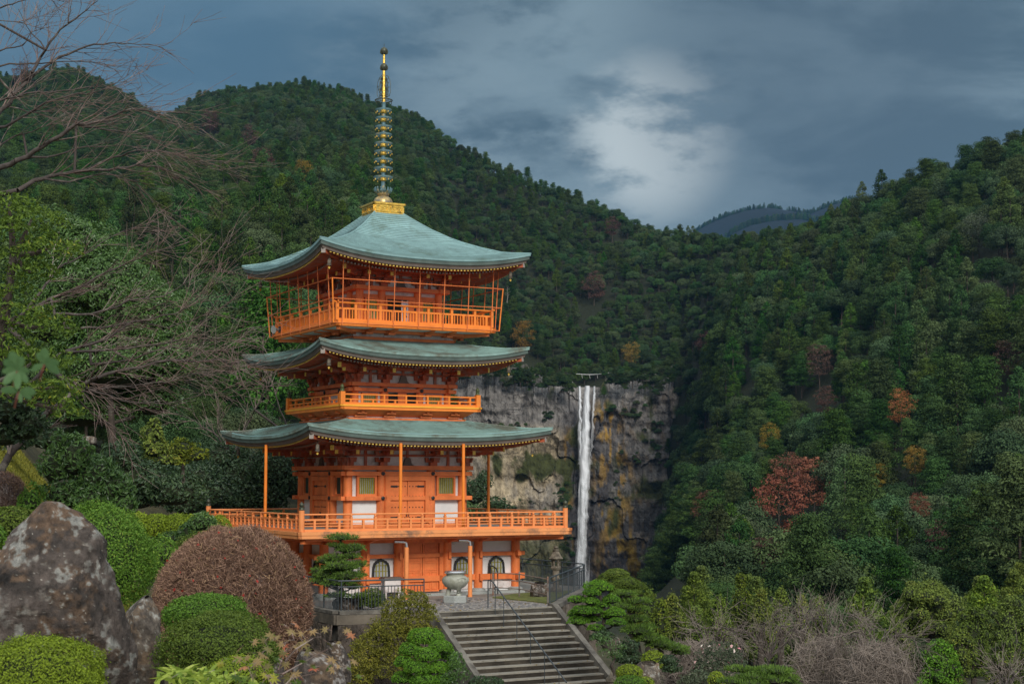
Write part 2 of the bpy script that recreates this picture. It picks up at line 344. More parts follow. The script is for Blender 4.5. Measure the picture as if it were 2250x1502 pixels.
# foliage
M['fcedar']=leafmat('cedar_foliage',(.018,.042,.011),(.066,.140,.024),objvar=.9,trans=.0,rough=.8,spec=.12)
M['fbroad']=leafmat('broadleaf_forest_foliage',(.020,.048,.017),(.070,.130,.040),objvar=.8,trans=.0,rough=.75,spec=.15)
M['fpine']=leafmat('layered_pine_foliage',(.019,.046,.013),(.075,.145,.028),objvar=.7,trans=.0,rough=.8,spec=.12)
M['fyellow']=leafmat('yellow_green_cypress_foliage',(0.039,0.068,0.010),(0.176,0.247,0.029),c3=(0.312,0.312,0.039),objvar=.35,trans=.15,rough=.75)
M['fred']=leafmat('red_maple_foliage',(.13,.048,.026),(.27,.105,.05),objvar=.3,trans=.15)
M['forange']=leafmat('orange_maple_foliage',(.20,.08,.03),(.38,.165,.06),objvar=.4,trans=.15)
M['fpurple']=leafmat('dull_red_brown_foliage',(.070,.038,.030),(.145,.075,.050),objvar=.4,trans=.1)
M['fgold']=leafmat('golden_foliage',(.16,.10,.015),(.36,.24,.03),objvar=.3,trans=.15)
M['fgrey']=leafmat('grey_green_foliage',(.06,.085,.05),(.115,.14,.08),objvar=.3,trans=.1)
M['azalea']=leafmat('clipped_azalea_leaves',(0.041,0.095,0.014),(0.142,0.277,0.030),c3=(0.257,0.365,0.054),trans=.25)
M['azalea_dark']=leafmat('mid_green_azalea_leaves',(0.046,0.081,0.013),(0.150,0.215,0.029),c3=(0.260,0.312,0.065),trans=.25)
M['azalea_lime']=leafmat('lime_azalea_leaves',(0.111,0.163,0.013),(0.286,0.377,0.026),c3=(0.442,0.494,0.065),trans=.25)
M['maki']=leafmat('bright_podocarpus_leaves',(0.036,0.096,0.012),(0.156,0.336,0.024),c3=(0.240,0.408,0.036),trans=.25)
M['needle']=leafmat('pine_needles',(0.044,0.094,0.018),(0.150,0.250,0.037),c3=(0.225,0.325,0.062),trans=.15)
M['shrub']=leafmat('glossy_shrub_leaves',(0.033,0.083,0.021),(0.105,0.195,0.045),c3=(0.195,0.330,0.075),trans=.2,rough=.4,spec=.5)
M['shrubdark']=leafmat('dark_evergreen_leaves',(0.016,0.038,0.016),(0.057,0.101,0.038),c3=(0.095,0.149,0.054),trans=.15,rough=.45,spec=.4)
M['olive']=leafmat('yellow_olive_leaves',(0.090,0.102,0.014),(0.264,0.252,0.036),c3=(0.408,0.348,0.060),trans=.25)
M['maplegreen']=leafmat('green_maple_leaves',(.045,.085,.012),(.15,.235,.03),c3=(.32,.30,.04),trans=.3)
M['mapletan']=leafmat('turning_maple_leaves',(.16,.15,.05),(.36,.24,.11),c3=(.50,.13,.07),trans=.3)
M['bamboo']=leafmat('bamboo_grass_leaves',(0.115,0.196,0.023),(0.368,0.460,0.069),c3=(0.460,0.506,0.138),trans=.35)
M['redleaf']=leafmat('red_leaves',(.22,.02,.015),(.50,.06,.04),trans=.2)
M['twigleaf']=leafmat('brown_pink_twig_tips',(.095,.05,.033),(.40,.245,.17),c3=(.50,.33,.17),trans=.0,rough=.8)
M['camellia']=leafmat('pink_and_white_petals',(.75,.25,.3),(.85,.75,.65),trans=.2)
M['fresh']=leafmat('fresh_grey_green_leaves',(.085,.17,.065),(.14,.25,.10),trans=.3,rough=.4)
M['earth']=tintmat('forest_floor',.95,.6,.8,.3)
M['cliff']=tintmat('cliff_rock',.85,.9,.35,.45,stretch=(1,1,.45))
# ================================================================= TERRAIN
NY=np.array([-40,0,8,15,22,30,40,50,62,80],float)
NC=np.array([-600,0,300,600,900,1300,1700,2400],float)
NZ=np.array([[-1.6,-1.6,-1.5,-1.3,-.4,1,3,5,8,12],[-1.6,-1.6,-1.9,-2.3,-1.7,-.1,1,2,3,4],[-1.6,-1.6,-2.0,-2.5,-2.7,-3.0,-3.2,-3,-2.5,-2],
 [-1.6,-1.6,-2.1,-2.7,-3.5,-4.6,-5.7,-6.4,-6.4,-5.2],[-1.6,-1.6,-2.2,-3,-4,-5.2,-6.6,-7.5,-7.6,-8],[-1.6,-1.6,-2.3,-3.1,-4.2,-5.4,-6.8,-7.8,-8.5,-10],
 [-1.6,-1.6,-2.3,-3.2,-4.4,-5.6,-7,-8.2,-9.5,-12],[-1.6,-1.6,-2.3,-3.2,-4.4,-5.5,-6.8,-7.8,-9,-11]],float)
FK={ # column px : [(distance, pixel row of the ground)...]
 -600:[(110,900),(200,800),(320,640),(450,520),(600,450),(800,350),(1000,260),(1300,190),(1900,420)],
 0:[(110,950),(200,880),(320,720),(450,560),(600,470),(800,360),(1000,250),(1300,165),(1900,420)],
 150:[(110,1000),(200,930),(320,760),(450,580),(600,480),(800,370),(1000,255),(1300,152),(1900,420)],
 260:[(110,1040),(200,960),(320,790),(450,600),(600,500),(800,400),(1000,300),(1300,205),(1900,420)],
 345:[(110,1060),(200,970),(320,800),(450,600),(600,500),(800,420),(1000,340),(1350,250),(1900,420)],
 440:[(110,1090),(200,990),(320,800),(450,590),(600,480),(850,390),(1100,290),(1400,198),(2000,420)],
 600:[(110,1140),(200,1020),(320,800),(450,560),(600,460),(850,370),(1100,270),(1400,178),(2000,420)],
 760:[(110,1170),(200,1060),(320,830),(450,580),(600,470),(850,380),(1100,285),(1400,203),(2000,420)],
 930:[(110,1210),(200,1120),(320,930),(480,680),(640,560),(860,460),(1050,370),(1330,272),(2000,450)],
 1010:[(110,1350),(200,1340),(320,1330),(500,1320),(845,1320),(872,812),(1000,600),(1230,320),(1800,600)],
 1100:[(110,1370),(200,1350),(320,1340),(500,1325),(845,1325),(872,818),(985,620),(1180,375),(1700,650)],
 1180:[(110,1380),(200,1360),(320,1340),(500,1330),(845,1340),(872,836),(980,640),(1150,408),(1700,650)],
 1275:[(110,1395),(200,1375),(320,1350),(500,1340),(845,1345),(872,858),(975,670),(1130,440),(1700,650)],
 1330:[(110,1400),(200,1380),(320,1350),(500,1340),(845,1345),(872,838),(975,650),(1120,458),(1700,650)],
 1440:[(110,1410),(200,1390),(320,1350),(500,1330),(845,1330),(872,815),(965,640),(1080,490),(1600,700)],
 1512:[(110,1430),(200,1400),(320,1345),(500,1250),(790,1000),(835,860),(920,670),(1010,512),(1600,700)],
 1600:[(110,1480),(200,1440),(320,1345),(450,1190),(600,960),(720,770),(820,640),(930,518),(1500,800)],
 1750:[(110,1520),(190,1470),(290,1345),(400,1180),(510,980),(620,790),(740,620),(870,490),(1400,800)],
 1950:[(110,1530),(180,1470),(260,1345),(350,1160),(445,950),(545,750),(660,560),(780,430),(1300,800)],
 2080:[(110,1520),(170,1460),(245,1340),(330,1150),(420,930),(510,720),(615,520),(735,392),(1300,800)],
 2250:[(110,1500),(160,1440),(225,1330),(305,1120),(385,900),(470,680),(570,480),(690,338),(1200,800)],
 2800:[(110,1450),(150,1380),(210,1270),(290,1060),(370,840),(450,620),(540,420),(650,280),(1200,800)]}
TREEH=11.
cols=sorted(FK);FT=[];FY=[];FE=[]
for c in cols:
    FT.append((c-1125)/FPX);ys=[];zs=[]
    for i,(Y,py) in enumerate(FK[c]):
        p=at(c,py,Y);z=p[2]
        if i==7: z-=TREEH*.85
        elif i in(4,6) : z-=TREEH*.5
        ys.append(Y);zs.append(z)
    FY.append(ys+[7000]);FE.append([z/y for z,y in zip(zs,ys)]+[-.012])
FT=np.array(FT);FY=np.array(FY,float);FE=np.array(FE)
def terr(X,Y,detail=True):
    X=np.asarray(X,float);Y=np.asarray(Y,float);t=np.clip(X/np.maximum(Y,6.),-.55,.55)
    c=np.clip(t*FPX+1125,NC[0],NC[-1]);j=np.clip(np.searchsorted(NC,c)-1,0,len(NC)-2);f=(c-NC[j])/(NC[j+1]-NC[j])
    k=np.clip(np.searchsorted(NY,Y)-1,0,len(NY)-2);g=np.clip((Y-NY[k])/(NY[k+1]-NY[k]),0,1)
    zn=(NZ[j,k]*(1-f)+NZ[j+1,k]*f)*(1-g)+(NZ[j,k+1]*(1-f)+NZ[j+1,k+1]*f)*g
    zn80=NZ[j,-1]*(1-f)+NZ[j+1,-1]*f
    tt=np.clip(t,FT[0],FT[-1]);j=np.clip(np.searchsorted(FT,tt)-1,0,len(FT)-2);f=((tt-FT[j])/(FT[j+1]-FT[j]))[...,None]
    Yk=FY[j]*(1-f)+FY[j+1]*f;Ek=FE[j]*(1-f)+FE[j+1]*f;Zk=Yk*Ek
    Yk=np.concatenate([np.full(Yk[...,:1].shape,80.),Yk],-1);Zk=np.concatenate([zn80[...,None],Zk],-1)
    kk=np.clip((Yk<Y[...,None]).sum(-1)-1,0,Yk.shape[-1]-2)
    y0=np.take_along_axis(Yk,kk[...,None],-1)[...,0];y1=np.take_along_axis(Yk,kk[...,None]+1,-1)[...,0]
    z0=np.take_along_axis(Zk,kk[...,None],-1)[...,0];z1=np.take_along_axis(Zk,kk[...,None]+1,-1)[...,0]
    g=np.clip((Y-y0)/(y1-y0),0,1);zf=z0*(1-g)+z1*g
    z=np.where(Y<80,zn,zf)
    if detail:
        amp=np.clip((Y-150)/400,0,1)*9
        cliffm=np.exp(-((Y-858)/30)**2)*(np.abs(t-.035)<.08)
        z=z+(fbm(X/90,Y/90,0*X,5,3)-.5)*2*amp*(1-cliffm)
    return z
def build_terrain():
    yr=np.concatenate([np.linspace(-30,0,6),np.linspace(3,100,60),np.geomspace(104,830,90),np.linspace(836,880,14),np.geomspace(890,2000,50),np.geomspace(2150,6800,12)])
    u=np.linspace(-1,1,300);u=np.sign(u)*np.abs(u)**1.0
    Y=np.repeat(yr[:,None],len(u),1);X=u[None,:]*(.46*(np.maximum(Y,0)+40))+0*Y
    Z=terr(X,Y);V=np.stack([X,Y,Z],-1).reshape(-1,3)
    n=fbm(V[:,0]/3,V[:,1]/3,0*V[:,0],3,4)[:,None]
    base=np.array([.050,.047,.022])*(1-n)+np.array([.085,.072,.035])*n
    far=np.clip((V[:,1:2]-90)/60,0,1);base=base*(1-far)+np.array([.020,.024,.010])*far
    c=V[:,0]/np.maximum(V[:,1],5)*FPX+1125
    gs=((c<330)&(V[:,1]>22)&(V[:,1]<48))[:,None]*np.clip(n*2-.3,0,1);base=base*(1-gs)+np.array([.10,.095,.028])*gs
    me=fastmesh('ground',V,grid_faces(len(yr),len(u)),vcol=base,smooth=True)
    o=link('ground',me,M['earth']);tag(o,kind='structure')
build_terrain()
# ---- far blue hills
def hill_sheet(name,pts,Y0,depth,mat,amp):
    px=np.array([p[0] for p in pts],float);py=np.array([p[1] for p in pts],float)
    cx=np.linspace(px[0],px[-1],90);cy=np.interp(cx,px,py);rows=[]
    top=np.array([at(a,b,Y0) for a,b in zip(cx,cy)])
    for s in np.linspace(-1,1,40):
        X=top[:,0]*(Y0+s*depth)/Y0;Y=np.full(len(cx),Y0+s*depth)
        Z=top[:,2]*(1-s*s*.9)-abs(s)*120+(fbm(X/120,Y/120,0*X,9,4)-.5)*amp*abs(s);rows.append(np.stack([X,Y,Z],-1))
    V=np.concatenate(rows);V[:,2]=np.maximum(V[:,2],-400);me=fastmesh(name,V,grid_faces(40,90),vcol=np.tile([.010,.016,.016],(len(V),1)),smooth=True)
    tag(link(name,me,mat),kind='structure');return top
ridgeD=hill_sheet('far_hill',[(1380,640),(1480,560),(1530,508),(1560,490),(1600,474),(1640,462),(1690,456),(1730,462),(1780,470),(1830,450),(1880,438),(1930,445),(2050,480),(2250,540)],6300,700,M['earth'],130)
ridgeD2=hill_sheet('far_hill',[(1500,620),(1580,540),(1610,512),(1650,494),(1700,484),(1760,480),(1850,500),(1950,560)],4700,500,M['earth'],90)
# ================================================================= CLIFF
def cliff_disp(t,e):
    x=t*850;z=e*850
    rib=fbm(x/9,0*x,z/40,21,4);led=fbm(x/60+fbm(x/30,0*x,z/30,4,3)*1.2,0*x,z/13,33,3);fine=fbm(x/3,0*x,z/4,40,4)
    cell=vnoise(x/13+rib*1.5,0*x,z/11+.6*rib,77)
    d=(rib-.5)*9+(led-.5)*12+(fine-.5)*3.2+np.where(cell>.5,2.2,0)
    return d
def build_cliff():
    pa=np.linspace(960,1560,330);pb=np.linspace(0,1,300);A,B=np.meshgrid(pa,pb)
    topl=np.interp(A,[960,1040,1100,1180,1255,1268,1318,1335,1380,1440,1560],[790,792,800,818,834,850,850,826,812,806,800])
    topl=topl+np.where((A>1250)&(A<1335),0,1)*(fbm(A/22,0*A,0*A,81,4)-.45)*46
    Pm=topl+(1375-topl)*B
    r=np.stack([(A-1125)/FPX,cos(PIT)-(751-Pm)/FPX*sin(PIT),sin(PIT)+(751-Pm)/FPX*cos(PIT)],-1)
    t=r[...,0]/r[...,1];e=r[...,2]/r[...,1]
    Y=848-cliff_disp(t,e)+np.clip(.12-B,0,1)*150-B*8
    # chute behind the water is cut back, the lip bulges
    wx=(A-(1286-12*B));Y=Y+8*np.exp(-(wx/34)**2)*(B<.97)
    V=np.stack([t*Y,Y,e*Y],-1)
    # real rock colour: tan left block, pale grey top, black wet stone, orange algae
    n1=fbm(A/26,Pm/60,0*A,51,5);n2=fbm(A/9,Pm/24,0*A,52,4);n3=fbm(A/60,Pm/60,0*A,53,3);st=fbm(A/3.2,Pm/60,0*A,54,4)
    tan=np.array([.43,.35,.23]);grey=np.array([.225,.208,.19]);dark=np.array([.075,.070,.072]);brown=np.array([.17,.13,.09]);org=np.array([.38,.22,.03]);mossg=np.array([.055,.062,.018])
    def mk(x): return np.clip(x,0,1)[...,None]
    c=grey*(.55+.7*st[...,None])
    wl=mk((Pm-925)/40)*mk((1255-A)/30)*mk((n1-.25)*4+.3);c=c*(1-wl)+tan*(.5+.85*n2[...,None])*wl
    dr=mk((A-1240-60*(n3-.5))/20)*mk((Pm-880)/60+.25);dkr=dr*mk(.45+2.2*(.62-n1))*(1-.62*mk((A-1335)/25)*mk((1180-Pm)/60));c=c*(1-dkr)+dark*(.6+.9*n2[...,None])*dkr
    dl=mk(1-np.abs(A-1244)/24)*mk((Pm-880)/60)*.85;c=c*(1-dl)+dark*dl
    st2=mk((n2-.56)*9)*mk((A-1300)/40);c=c*(1-.45*st2)+brown*1.4*.45*st2
    f1=fbm(A/48+n3*2,Pm/15,0*A,91,5);f2=fbm(A/11,Pm/55+n3*2,0*A,92,5);f3=fbm(A/16,Pm/12,0*A,93,4);seam=np.maximum(np.maximum(mk(1-np.abs(f1-.5)/.022),mk(1-np.abs(f2-.5)/.016)*.8),mk(1-np.abs(f3-.5)/.012)*.6);c=c*(1-seam*.82);blk=vnoise(A/22+n2*2,Pm/26+n1*2,0*A,95)[...,None];c=c*(.72+.55*blk)
    og=mk((n3*.6+n2*.6-.60)*9)*mk(1-np.abs(A-(1330+(Pm-850)*.09))/(48+(Pm-850)*.08))*mk((Pm-870)/30);c=c*(1-og)+org*(.6+.7*n1[...,None])*og
    og=mk((n2+n1-.98)*8)*mk(1-np.abs(A-1248)/16)*mk((Pm-930)/40);c=c*(1-og)+org*.85*og
    og=mk((n2*.5+n1*.5+.13-np.abs(A-(1340+(Pm-1100)*.35))/90-.42)*9)*mk((Pm-1100)/40);c=c*(1-og)+(org*.55+mossg*.5)*(.6+.8*n2[...,None])*og
    mg=mk((n1+n3-1.08)*6);c=c*(1-mg)+mossg*mg
    low=mk((Pm-1140)/60)*mk((1260-A)/20);c=c*(1-low*.8)+mossg*low*.8
    o=link('cliff',fastmesh('cliff',V.reshape(-1,3),grid_faces(300,330),vcol=c.reshape(-1,3),smooth=False),M['cliff']);tag(o,kind='structure')
build_cliff()
# ================================================================= WATERFALL
def watermat():
    m,t,b=newmat('falling_water');nn=t.nodes;tcx=nn.new('ShaderNodeTexCoord');mp=nn.new('ShaderNodeMapping');mp.inputs['Scale'].default_value=(.9,.9,.045);L(t,tcx.outputs['Object'],mp.inputs[0])
    n=nn.new('ShaderNodeTexNoise');n.inputs['Scale'].default_value=1.0;n.inputs['Detail'].default_value=9;n.inputs['Roughness'].default_value=.62;n.inputs['Distortion'].default_value=.6;L(t,mp.outputs[0],n.inputs['Vector'])
    a=nn.new('ShaderNodeAttribute');a.attribute_name='tint';sc=nn.new('ShaderNodeSeparateColor');L(t,a.outputs['Color'],sc.inputs[0])
    ad=nn.new('ShaderNodeMath');ad.operation='ADD';L(t,n.outputs[0],ad.inputs[0]);L(t,sc.outputs[0],ad.inputs[1])
    mr=nn.new('ShaderNodeMapRange');L(t,ad.outputs[0],mr.inputs[0]);mr.inputs[1].default_value=.82;mr.inputs[2].default_value=1.30;mr.inputs[4].default_value=.97;L(t,mr.outputs[0],b.inputs['Alpha'])
    b.inputs['Base Color'].default_value=(.90,.92,.95,1);b.inputs['Roughness'].default_value=.6
    tr=nn.new('ShaderNodeBsdfTranslucent');tr.inputs[0].default_value=(.74,.79,.84,1);return m
M['water']=watermat()
def strand(path,Y0,seed):
    """path rows: (py, xleft, xright, core opacity)"""
    py=np.linspace(path[0][0],path[-1][0],150);P=np.array(path,float)
    xl=np.interp(py,P[:,0],P[:,1]);xr=np.interp(py,P[:,0],P[:,2]);op=np.interp(py,P[:,0],P[:,3]);k=26;V=[];C=[]
    for i,y in enumerate(py):
        for j in range(k):
            s=j/(k-1);wj=(vnoise(np.array([y/14.]),np.array([0.]),np.array([0.]),seed)[0]-.5)*4.5+(vnoise(np.array([y/5.]),np.array([0.]),np.array([0.]),seed+9)[0]-.5)*2;x=xl[i]+(xr[i]-xl[i])*s+wj*(.4 if s<.5 else 1)*min(1,i/12);bul=sin(pi*s);v=at(x,y,Y0-3.0*bul+2.0*fbm(np.array([s*5.]),np.array([y/30]),np.array([0.]),seed,3)[0])
            V.append(v);C.append((op[i]*(bul**.55),0,0))
    return np.array(V),grid_faces(150,k),np.array(C)
parts=[];cc=[];n0=0
for path,Y0,sd_ in (([(848,1269.5,1277,.85),(880,1269,1278,.8),(950,1267,1281,.7),(1020,1267,1284,.5)],842,1),([(847,1284,1297,.95),(880,1281,1298,.9),(950,1276,1299,.9),(1020,1270,1299,.9),(1100,1268,1295,.9),(1180,1266,1291,.88),(1240,1262,1293,.8),(1300,1256,1298,.62),(1345,1252,1304,.45)],840,2),([(848,1303,1309,.8),(880,1301,1308,.72),(950,1296,1305,.55),(1020,1290,1302,.45)],842,3),([(1060,1262,1302,.42),(1180,1258,1300,.45),(1345,1246,1314,.5)],838,4)):
    V,F,C=strand(path,Y0,sd_);parts.append((V,F));cc.append(C)
V,F=join(parts);wf=link('waterfall',fastmesh('waterfall',V,F,vcol=np.concatenate(cc),smooth=True),M['water']);tag(wf,kind='structure')
# spray splashing at the foot
# sacred rope over the lip
p0,p1=at(1266,821,844),at(1342,818,844)
rp=empty('sacred_rope',(p0+p1)/2,label='pale straw rope with paper streamers strung across the lip of the waterfall',cat='rope')
mb=MB();c0=(p0+p1)/2;pts=[p0*(1-s)+p1*s-np.array([0,0,2.0*sin(pi*s)])*.35-c0 for s in np.linspace(0,1,15)];mb.tube(pts,.16,6);mb.build('rope',M['plaster'],rp)
for s in (.16,.38,.6,.83):
    q=p0*(1-s)+p1*s-c0-np.array([0,0,.7*sin(pi*s)]);mb=MB();mb.bar(q,q+np.array([.25,0,-1.2]),.5,.12);mb.bar(q+np.array([.1,0,-1.1]),q+np.array([.5,0,-2.3]),.5,.12);mb.build('paper_streamer',M['plaster'],rp)
# dark hollow mouth behind the rope: boulders at the lip
# ================================================================= FOREST
PC=bpy.data.collections.new('tree_kinds')      # source meshes for the mass of the wood
def lobes(C,Rr,nl,size,asp,flat=1.,zmin=-.35,jit=.45,r=rng,shade=None):
    """leaf faces over a set of lobes; C (n,3) centres, Rr (n,) radii"""
    P=[];Nn=[];rn=[]
    for c,q in zip(C,Rr):
        m=max(6,int(nl*q*q));s=sph(m,r,zmin);d=s*np.array([1,1,flat])*q*r.uniform(.82,1.08,(m,1));P.append(c+d);Nn.append(s*np.array([1,1,1/flat]));rn.append(np.clip(r.uniform()*.55+r.uniform(0,.45,m),0,1))
    P=np.concatenate(P);Nn=np.concatenate(Nn);rn=np.concatenate(rn)
    V,F=leaves(P,Nn,size,asp,jit*.55,'flat',r);return V,F,rn
def crown_cedar(r,H=15.,Rm=4.3):
    C=[];Q=[];n=120
    for i in range(n):
        h=r.uniform(.16,1)**.85;rad=Rm*(1-h)**.48*(.75+.4*r.uniform());a=r.uniform(0,2*pi);q=(.55+.75*(1-h))*r.uniform(.75,1.25);rr=max(0,rad-q*.6)*r.uniform(.55,1)**.5
        C.append((rr*cos(a),rr*sin(a),h*H-.18*rr));Q.append(q)
    C.append((0,0,H));Q.append(.45)
    return lobes(np.array(C),np.array(Q),66,.34,.62,.75,-.6,.45,r)
def crown_broad(r,H=11.,Rm=5.2,ls=.33,ln=72):
    C=[];Q=[]
    for i in range(60):
        s=sph(1,r,-.35)[0];k=r.uniform(.45,1)**.4;q=r.uniform(.8,1.55)
        C.append((s[0]*Rm*.78*k,s[1]*Rm*.78*k,H*.62+s[2]*H*.32*k));Q.append(q)
    return lobes(np.array(C),np.array(Q),ln,ls,.65,.8,-.5,.5,r)
def crown_layer(r,H=14.,Rm=5.2):
    C=[];Q=[]
    for l in range(13):
        h=.32+.68*(l/12)**.9;a0=r.uniform(0,2*pi);rad=Rm*(1.05-h)**.55*r.uniform(.65,1.1);
        for b in range(r.integers(3,6)):
            a=a0+b*1.5+r.uniform(-.4,.4)
            for s in np.linspace(.25,1,4):
                C.append((rad*s*cos(a)+r.normal(0,.25),rad*s*sin(a)+r.normal(0,.25),h*H+.5*s+r.normal(0,.5)));Q.append(r.uniform(.6,1.3))
    return lobes(np.array(C),np.array(Q),50,.34,.5,.55,-.4,.4,r)
def crown_maple(r,H=9.,Rm=4.):
    C=[];Q=[]
    for i in range(95):
        s=sph(1,r,-.95)[0];k=r.uniform(.3,1)**.5;C.append((s[0]*Rm*.85*k,s[1]*Rm*.85*k,H*.6+s[2]*H*.5*k));Q.append(r.uniform(.45,1.15))
    return lobes(np.array(C),np.array(Q),40,.32,.6,.55,-.6,.5,r)
def trunk_mesh(H,r0,r,lean=.3,limbs=5,crownbase=.4):
    P0=[];P1=[];A=[];B=[];z=np.linspace(0,H,7);x=np.cumsum(r.normal(0,lean*.15,7));y=np.cumsum(r.normal(0,lean*.15,7));pts=np.c_[x-x[0],y-y[0],z-.6];rad=r0*np.linspace(1,.25,7)
    P0+=list(pts[:-1]);P1+=list(pts[1:]);A+=list(rad[:-1]);B+=list(rad[1:])
    for i in range(limbs):
        k=r.integers(2,6);a=r.uniform(0,2*pi);l=H*r.uniform(.14,.26);P0.append(pts[k]);P1.append(pts[k]+np.array([cos(a)*l,sin(a)*l,l*.35]));A.append(rad[k]*.5);B.append(rad[k]*.15)
    return segs(P0,P1,A,B,6)
KIND=[]   # name, material, crown fn, trunk params, height
spec=[('cedar','fcedar',crown_cedar,15.,.28),('cedar','fcedar',crown_cedar,13.,.26),('broadleaf_tree','fbroad',crown_broad,11.,.25),('broadleaf_tree','fbroad',crown_broad,10.,.22),('pine_tree','fpine',crown_layer,14.,.25),('pine_tree','fpine',crown_layer,12.,.22),('cypress','fyellow',crown_cedar,11.,.2),('broadleaf_tree','fbroad',crown_broad,9.,.2)]
protos=[]
for i,(nm,mt,fn,H,tr) in enumerate(spec):
    r=np.random.default_rng(100+i);V,F,rn=fn(r,H) if fn is not crown_broad else (fn(r,H,4.9+.6*(i%2)) if i<7 else fn(r,H,4.4,.2,190));tv,tf=trunk_mesh(H*.93,tr,r)
    cm=fastmesh(nm+'_crown',V,F,face=rn);cm.materials.append(M[mt]);tm=fastmesh(nm+'_trunk',tv,tf,smooth=True);tm.materials.append(M['trunkbrown'])
    V2,F2=join([(V,F),(tv,tf)]);jm=fastmesh('kind_%d'%i,V2,F2,mi=np.r_[np.zeros(len(F)),np.ones(len(tf))],face=np.r_[rn,np.zeros(len(tf))]);jm.materials.append(M[mt]);jm.materials.append(M['trunkbrown'])
    po=bpy.data.objects.new('kind_%d'%i,jm);PC.objects.link(po);protos.append((nm,H,cm,tm))
def sample_forest():
    r=np.random.default_rng(5);out=[]
    Y=70.
    while Y<1900:
        sp=(5.0 if Y<180 else 9.2) if Y<700 else (6.8 if Y<1100 else 6.9);half=.37*Y+8
        xs=np.arange(-half,half,sp);xs=xs+r.uniform(-.45,.45,len(xs))*sp;ys=Y+r.uniform(-.45,.45,len(xs))*sp;out.append(np.c_[xs,ys]);Y+=sp
    P=np.concatenate(out);c=P[:,0]/P[:,1]*FPX+1125
    ok=(c>-180)&(c<2430)
    ok&=~((c>985)&(c<1455)&(P[:,1]>800)&(P[:,1]<860))
    ok&=~((c>985)&(c<1430)&(P[:,1]<800)&~((c<1110)&(P[:,1]>500)&(P[:,1]<560)));ok&=~((c>=1430)&(c<1515)&(P[:,1]<540))
    ok&=~((P[:,1]<105)&(c>640));ok&=~((P[:,1]<88)&(c<430))
    ok&=~((P[:,1]<125)&(c>1100)&(c<2400))
    P=P[ok];c=c[ok];z=terr(P[:,0],P[:,1]);
    # keep the part of the slope the camera (or one a few metres aside) can see
    tanv=z/P[:,1];keep=np.ones(len(P),bool);top=(z+13)/P[:,1]
    for s in np.linspace(.12,.97,30):
        zz=terr(P[:,0]*s,P[:,1]*s,False);keep&=(zz/(P[:,1]*s)<top+.012)
    P=P[keep];z=z[keep];c=c[keep];return np.c_[P,z],c
FP,FCc=sample_forest()
r5=np.random.default_rng(6);nF=len(FP)
patch=fbm(FP[:,0]/70,FP[:,1]/70,0*FP[:,0],61,3);patch2=fbm(FP[:,0]/45,FP[:,1]/45,0*FP[:,0],62,3)
u_=r5.uniform(0,1,nF)
kind=np.where(patch>.53,np.where(u_<.32,0,np.where(u_<.6,1,2)),np.where(patch2>.52,np.where(u_<.5,2,np.where(u_<.85,3,4)),np.where(u_<.4,4,np.where(u_<.7,5,np.where(u_<.9,3,0)))))
kind=np.where((FP[:,1]<190)&(FCc>1380),np.where(u_<.5,7,6),kind)
kind=np.where((FP[:,1]<190)&(FCc<900),7,kind)
scl=r5.uniform(.62,1.3,nF)*np.where(FP[:,1]>800,.82,1)*np.where(FP[:,1]<190,.62,1)*np.where((FP[:,1]>=190)&(FP[:,1]>300)&(FP[:,1]<800)&(FCc>1400),1.35,np.where((FP[:,1]>=190)&(FP[:,1]<800),1.2,1))
kind=np.where((FP[:,1]>850)&(kind<2)&(r5.uniform(0,1,nF)<.8),np.where(u_<.3,5,np.where(u_<.65,2,3)),kind)
rotz=r5.uniform(0,2*pi,nF)
RED=[(1555,1118,36,'fred','small red maple on the slope just right of the cliff foot'),(1712,1110,62,'forange','largest rust red maple in the middle of the right forest slope'),(1733,1045,42,'fred','dark red maple crown above the large rust maple on the right slope'),(1787,1058,46,'forange','orange maple touching the right edge of the red maple group'),
 (1980,893,32,'forange','lone orange brown tree standing high among the green right slope'),(1553,757,24,'fpurple','dull purple red tree in the saddle above and right of the falls'),(1800,792,30,'fpurple','flat russet crown in the upper middle of the right forest'),(1815,880,26,'fpurple','dusky red brown crown below the flat russet crown'),
 (2020,1110,24,'fred','dark red maple low on the slope toward the right edge'),(1682,1252,34,'fpurple','brown red maple near the foot of the right slope'),(2065,1200,30,'fpurple','dark wine coloured crown low at the far right'),(1387,778,20,'fgold','small golden tree just above the right rim of the cliff'),
 (2215,790,34,'fpurple','dull red brown tree at the right edge halfway up'),(1695,960,26,'fgold','yellow tipped crown left of the tall cedar'),(2010,1010,26,'fgold','gold topped tree in the lower right forest'),(1925,1045,24,'fgold','narrow golden tree between dark crowns on the right slope'),
 (1305,630,26,'fpurple','purple brown tree on the far slope above the waterfall'),(578,352,26,'fpurple','dull crimson crown on the left mountain behind the spire'),(462,265,20,'fpurple','small red brown crown high on the left mountain'),(548,298,20,'fpurple','faint reddish tree near the top of the left mountain'),
 (652,285,22,'fgrey','pale pinkish bare crowned tree high on the left mountain'),(668,376,22,'fgold','yellow crown on the left mountain below the pale tree'),(1345,500,18,'fpurple','russet crown on the ridge where the mountain falls to the saddle'),(2150,508,34,'fgrey','broad pale grey green crown near the top of the right mountain'),
 (1150,735,26,'fgold','golden brown shrubby tree above the cliff right of the pagoda'),(48,165,22,'fpurple','muted red tree on the left peak behind the bare branches')]
def hit(px,py,dh=13.):
    r=raydir(px,py)
    ys=np.geomspace(235,1700,700);z=terr(ys*r[0]/r[1],ys)+dh;e=ys*r[2]/r[1];k=np.argmax(z>e)
    return np.array([ys[k]*r[0]/r[1],ys[k],z[k]-dh])
maples=[]
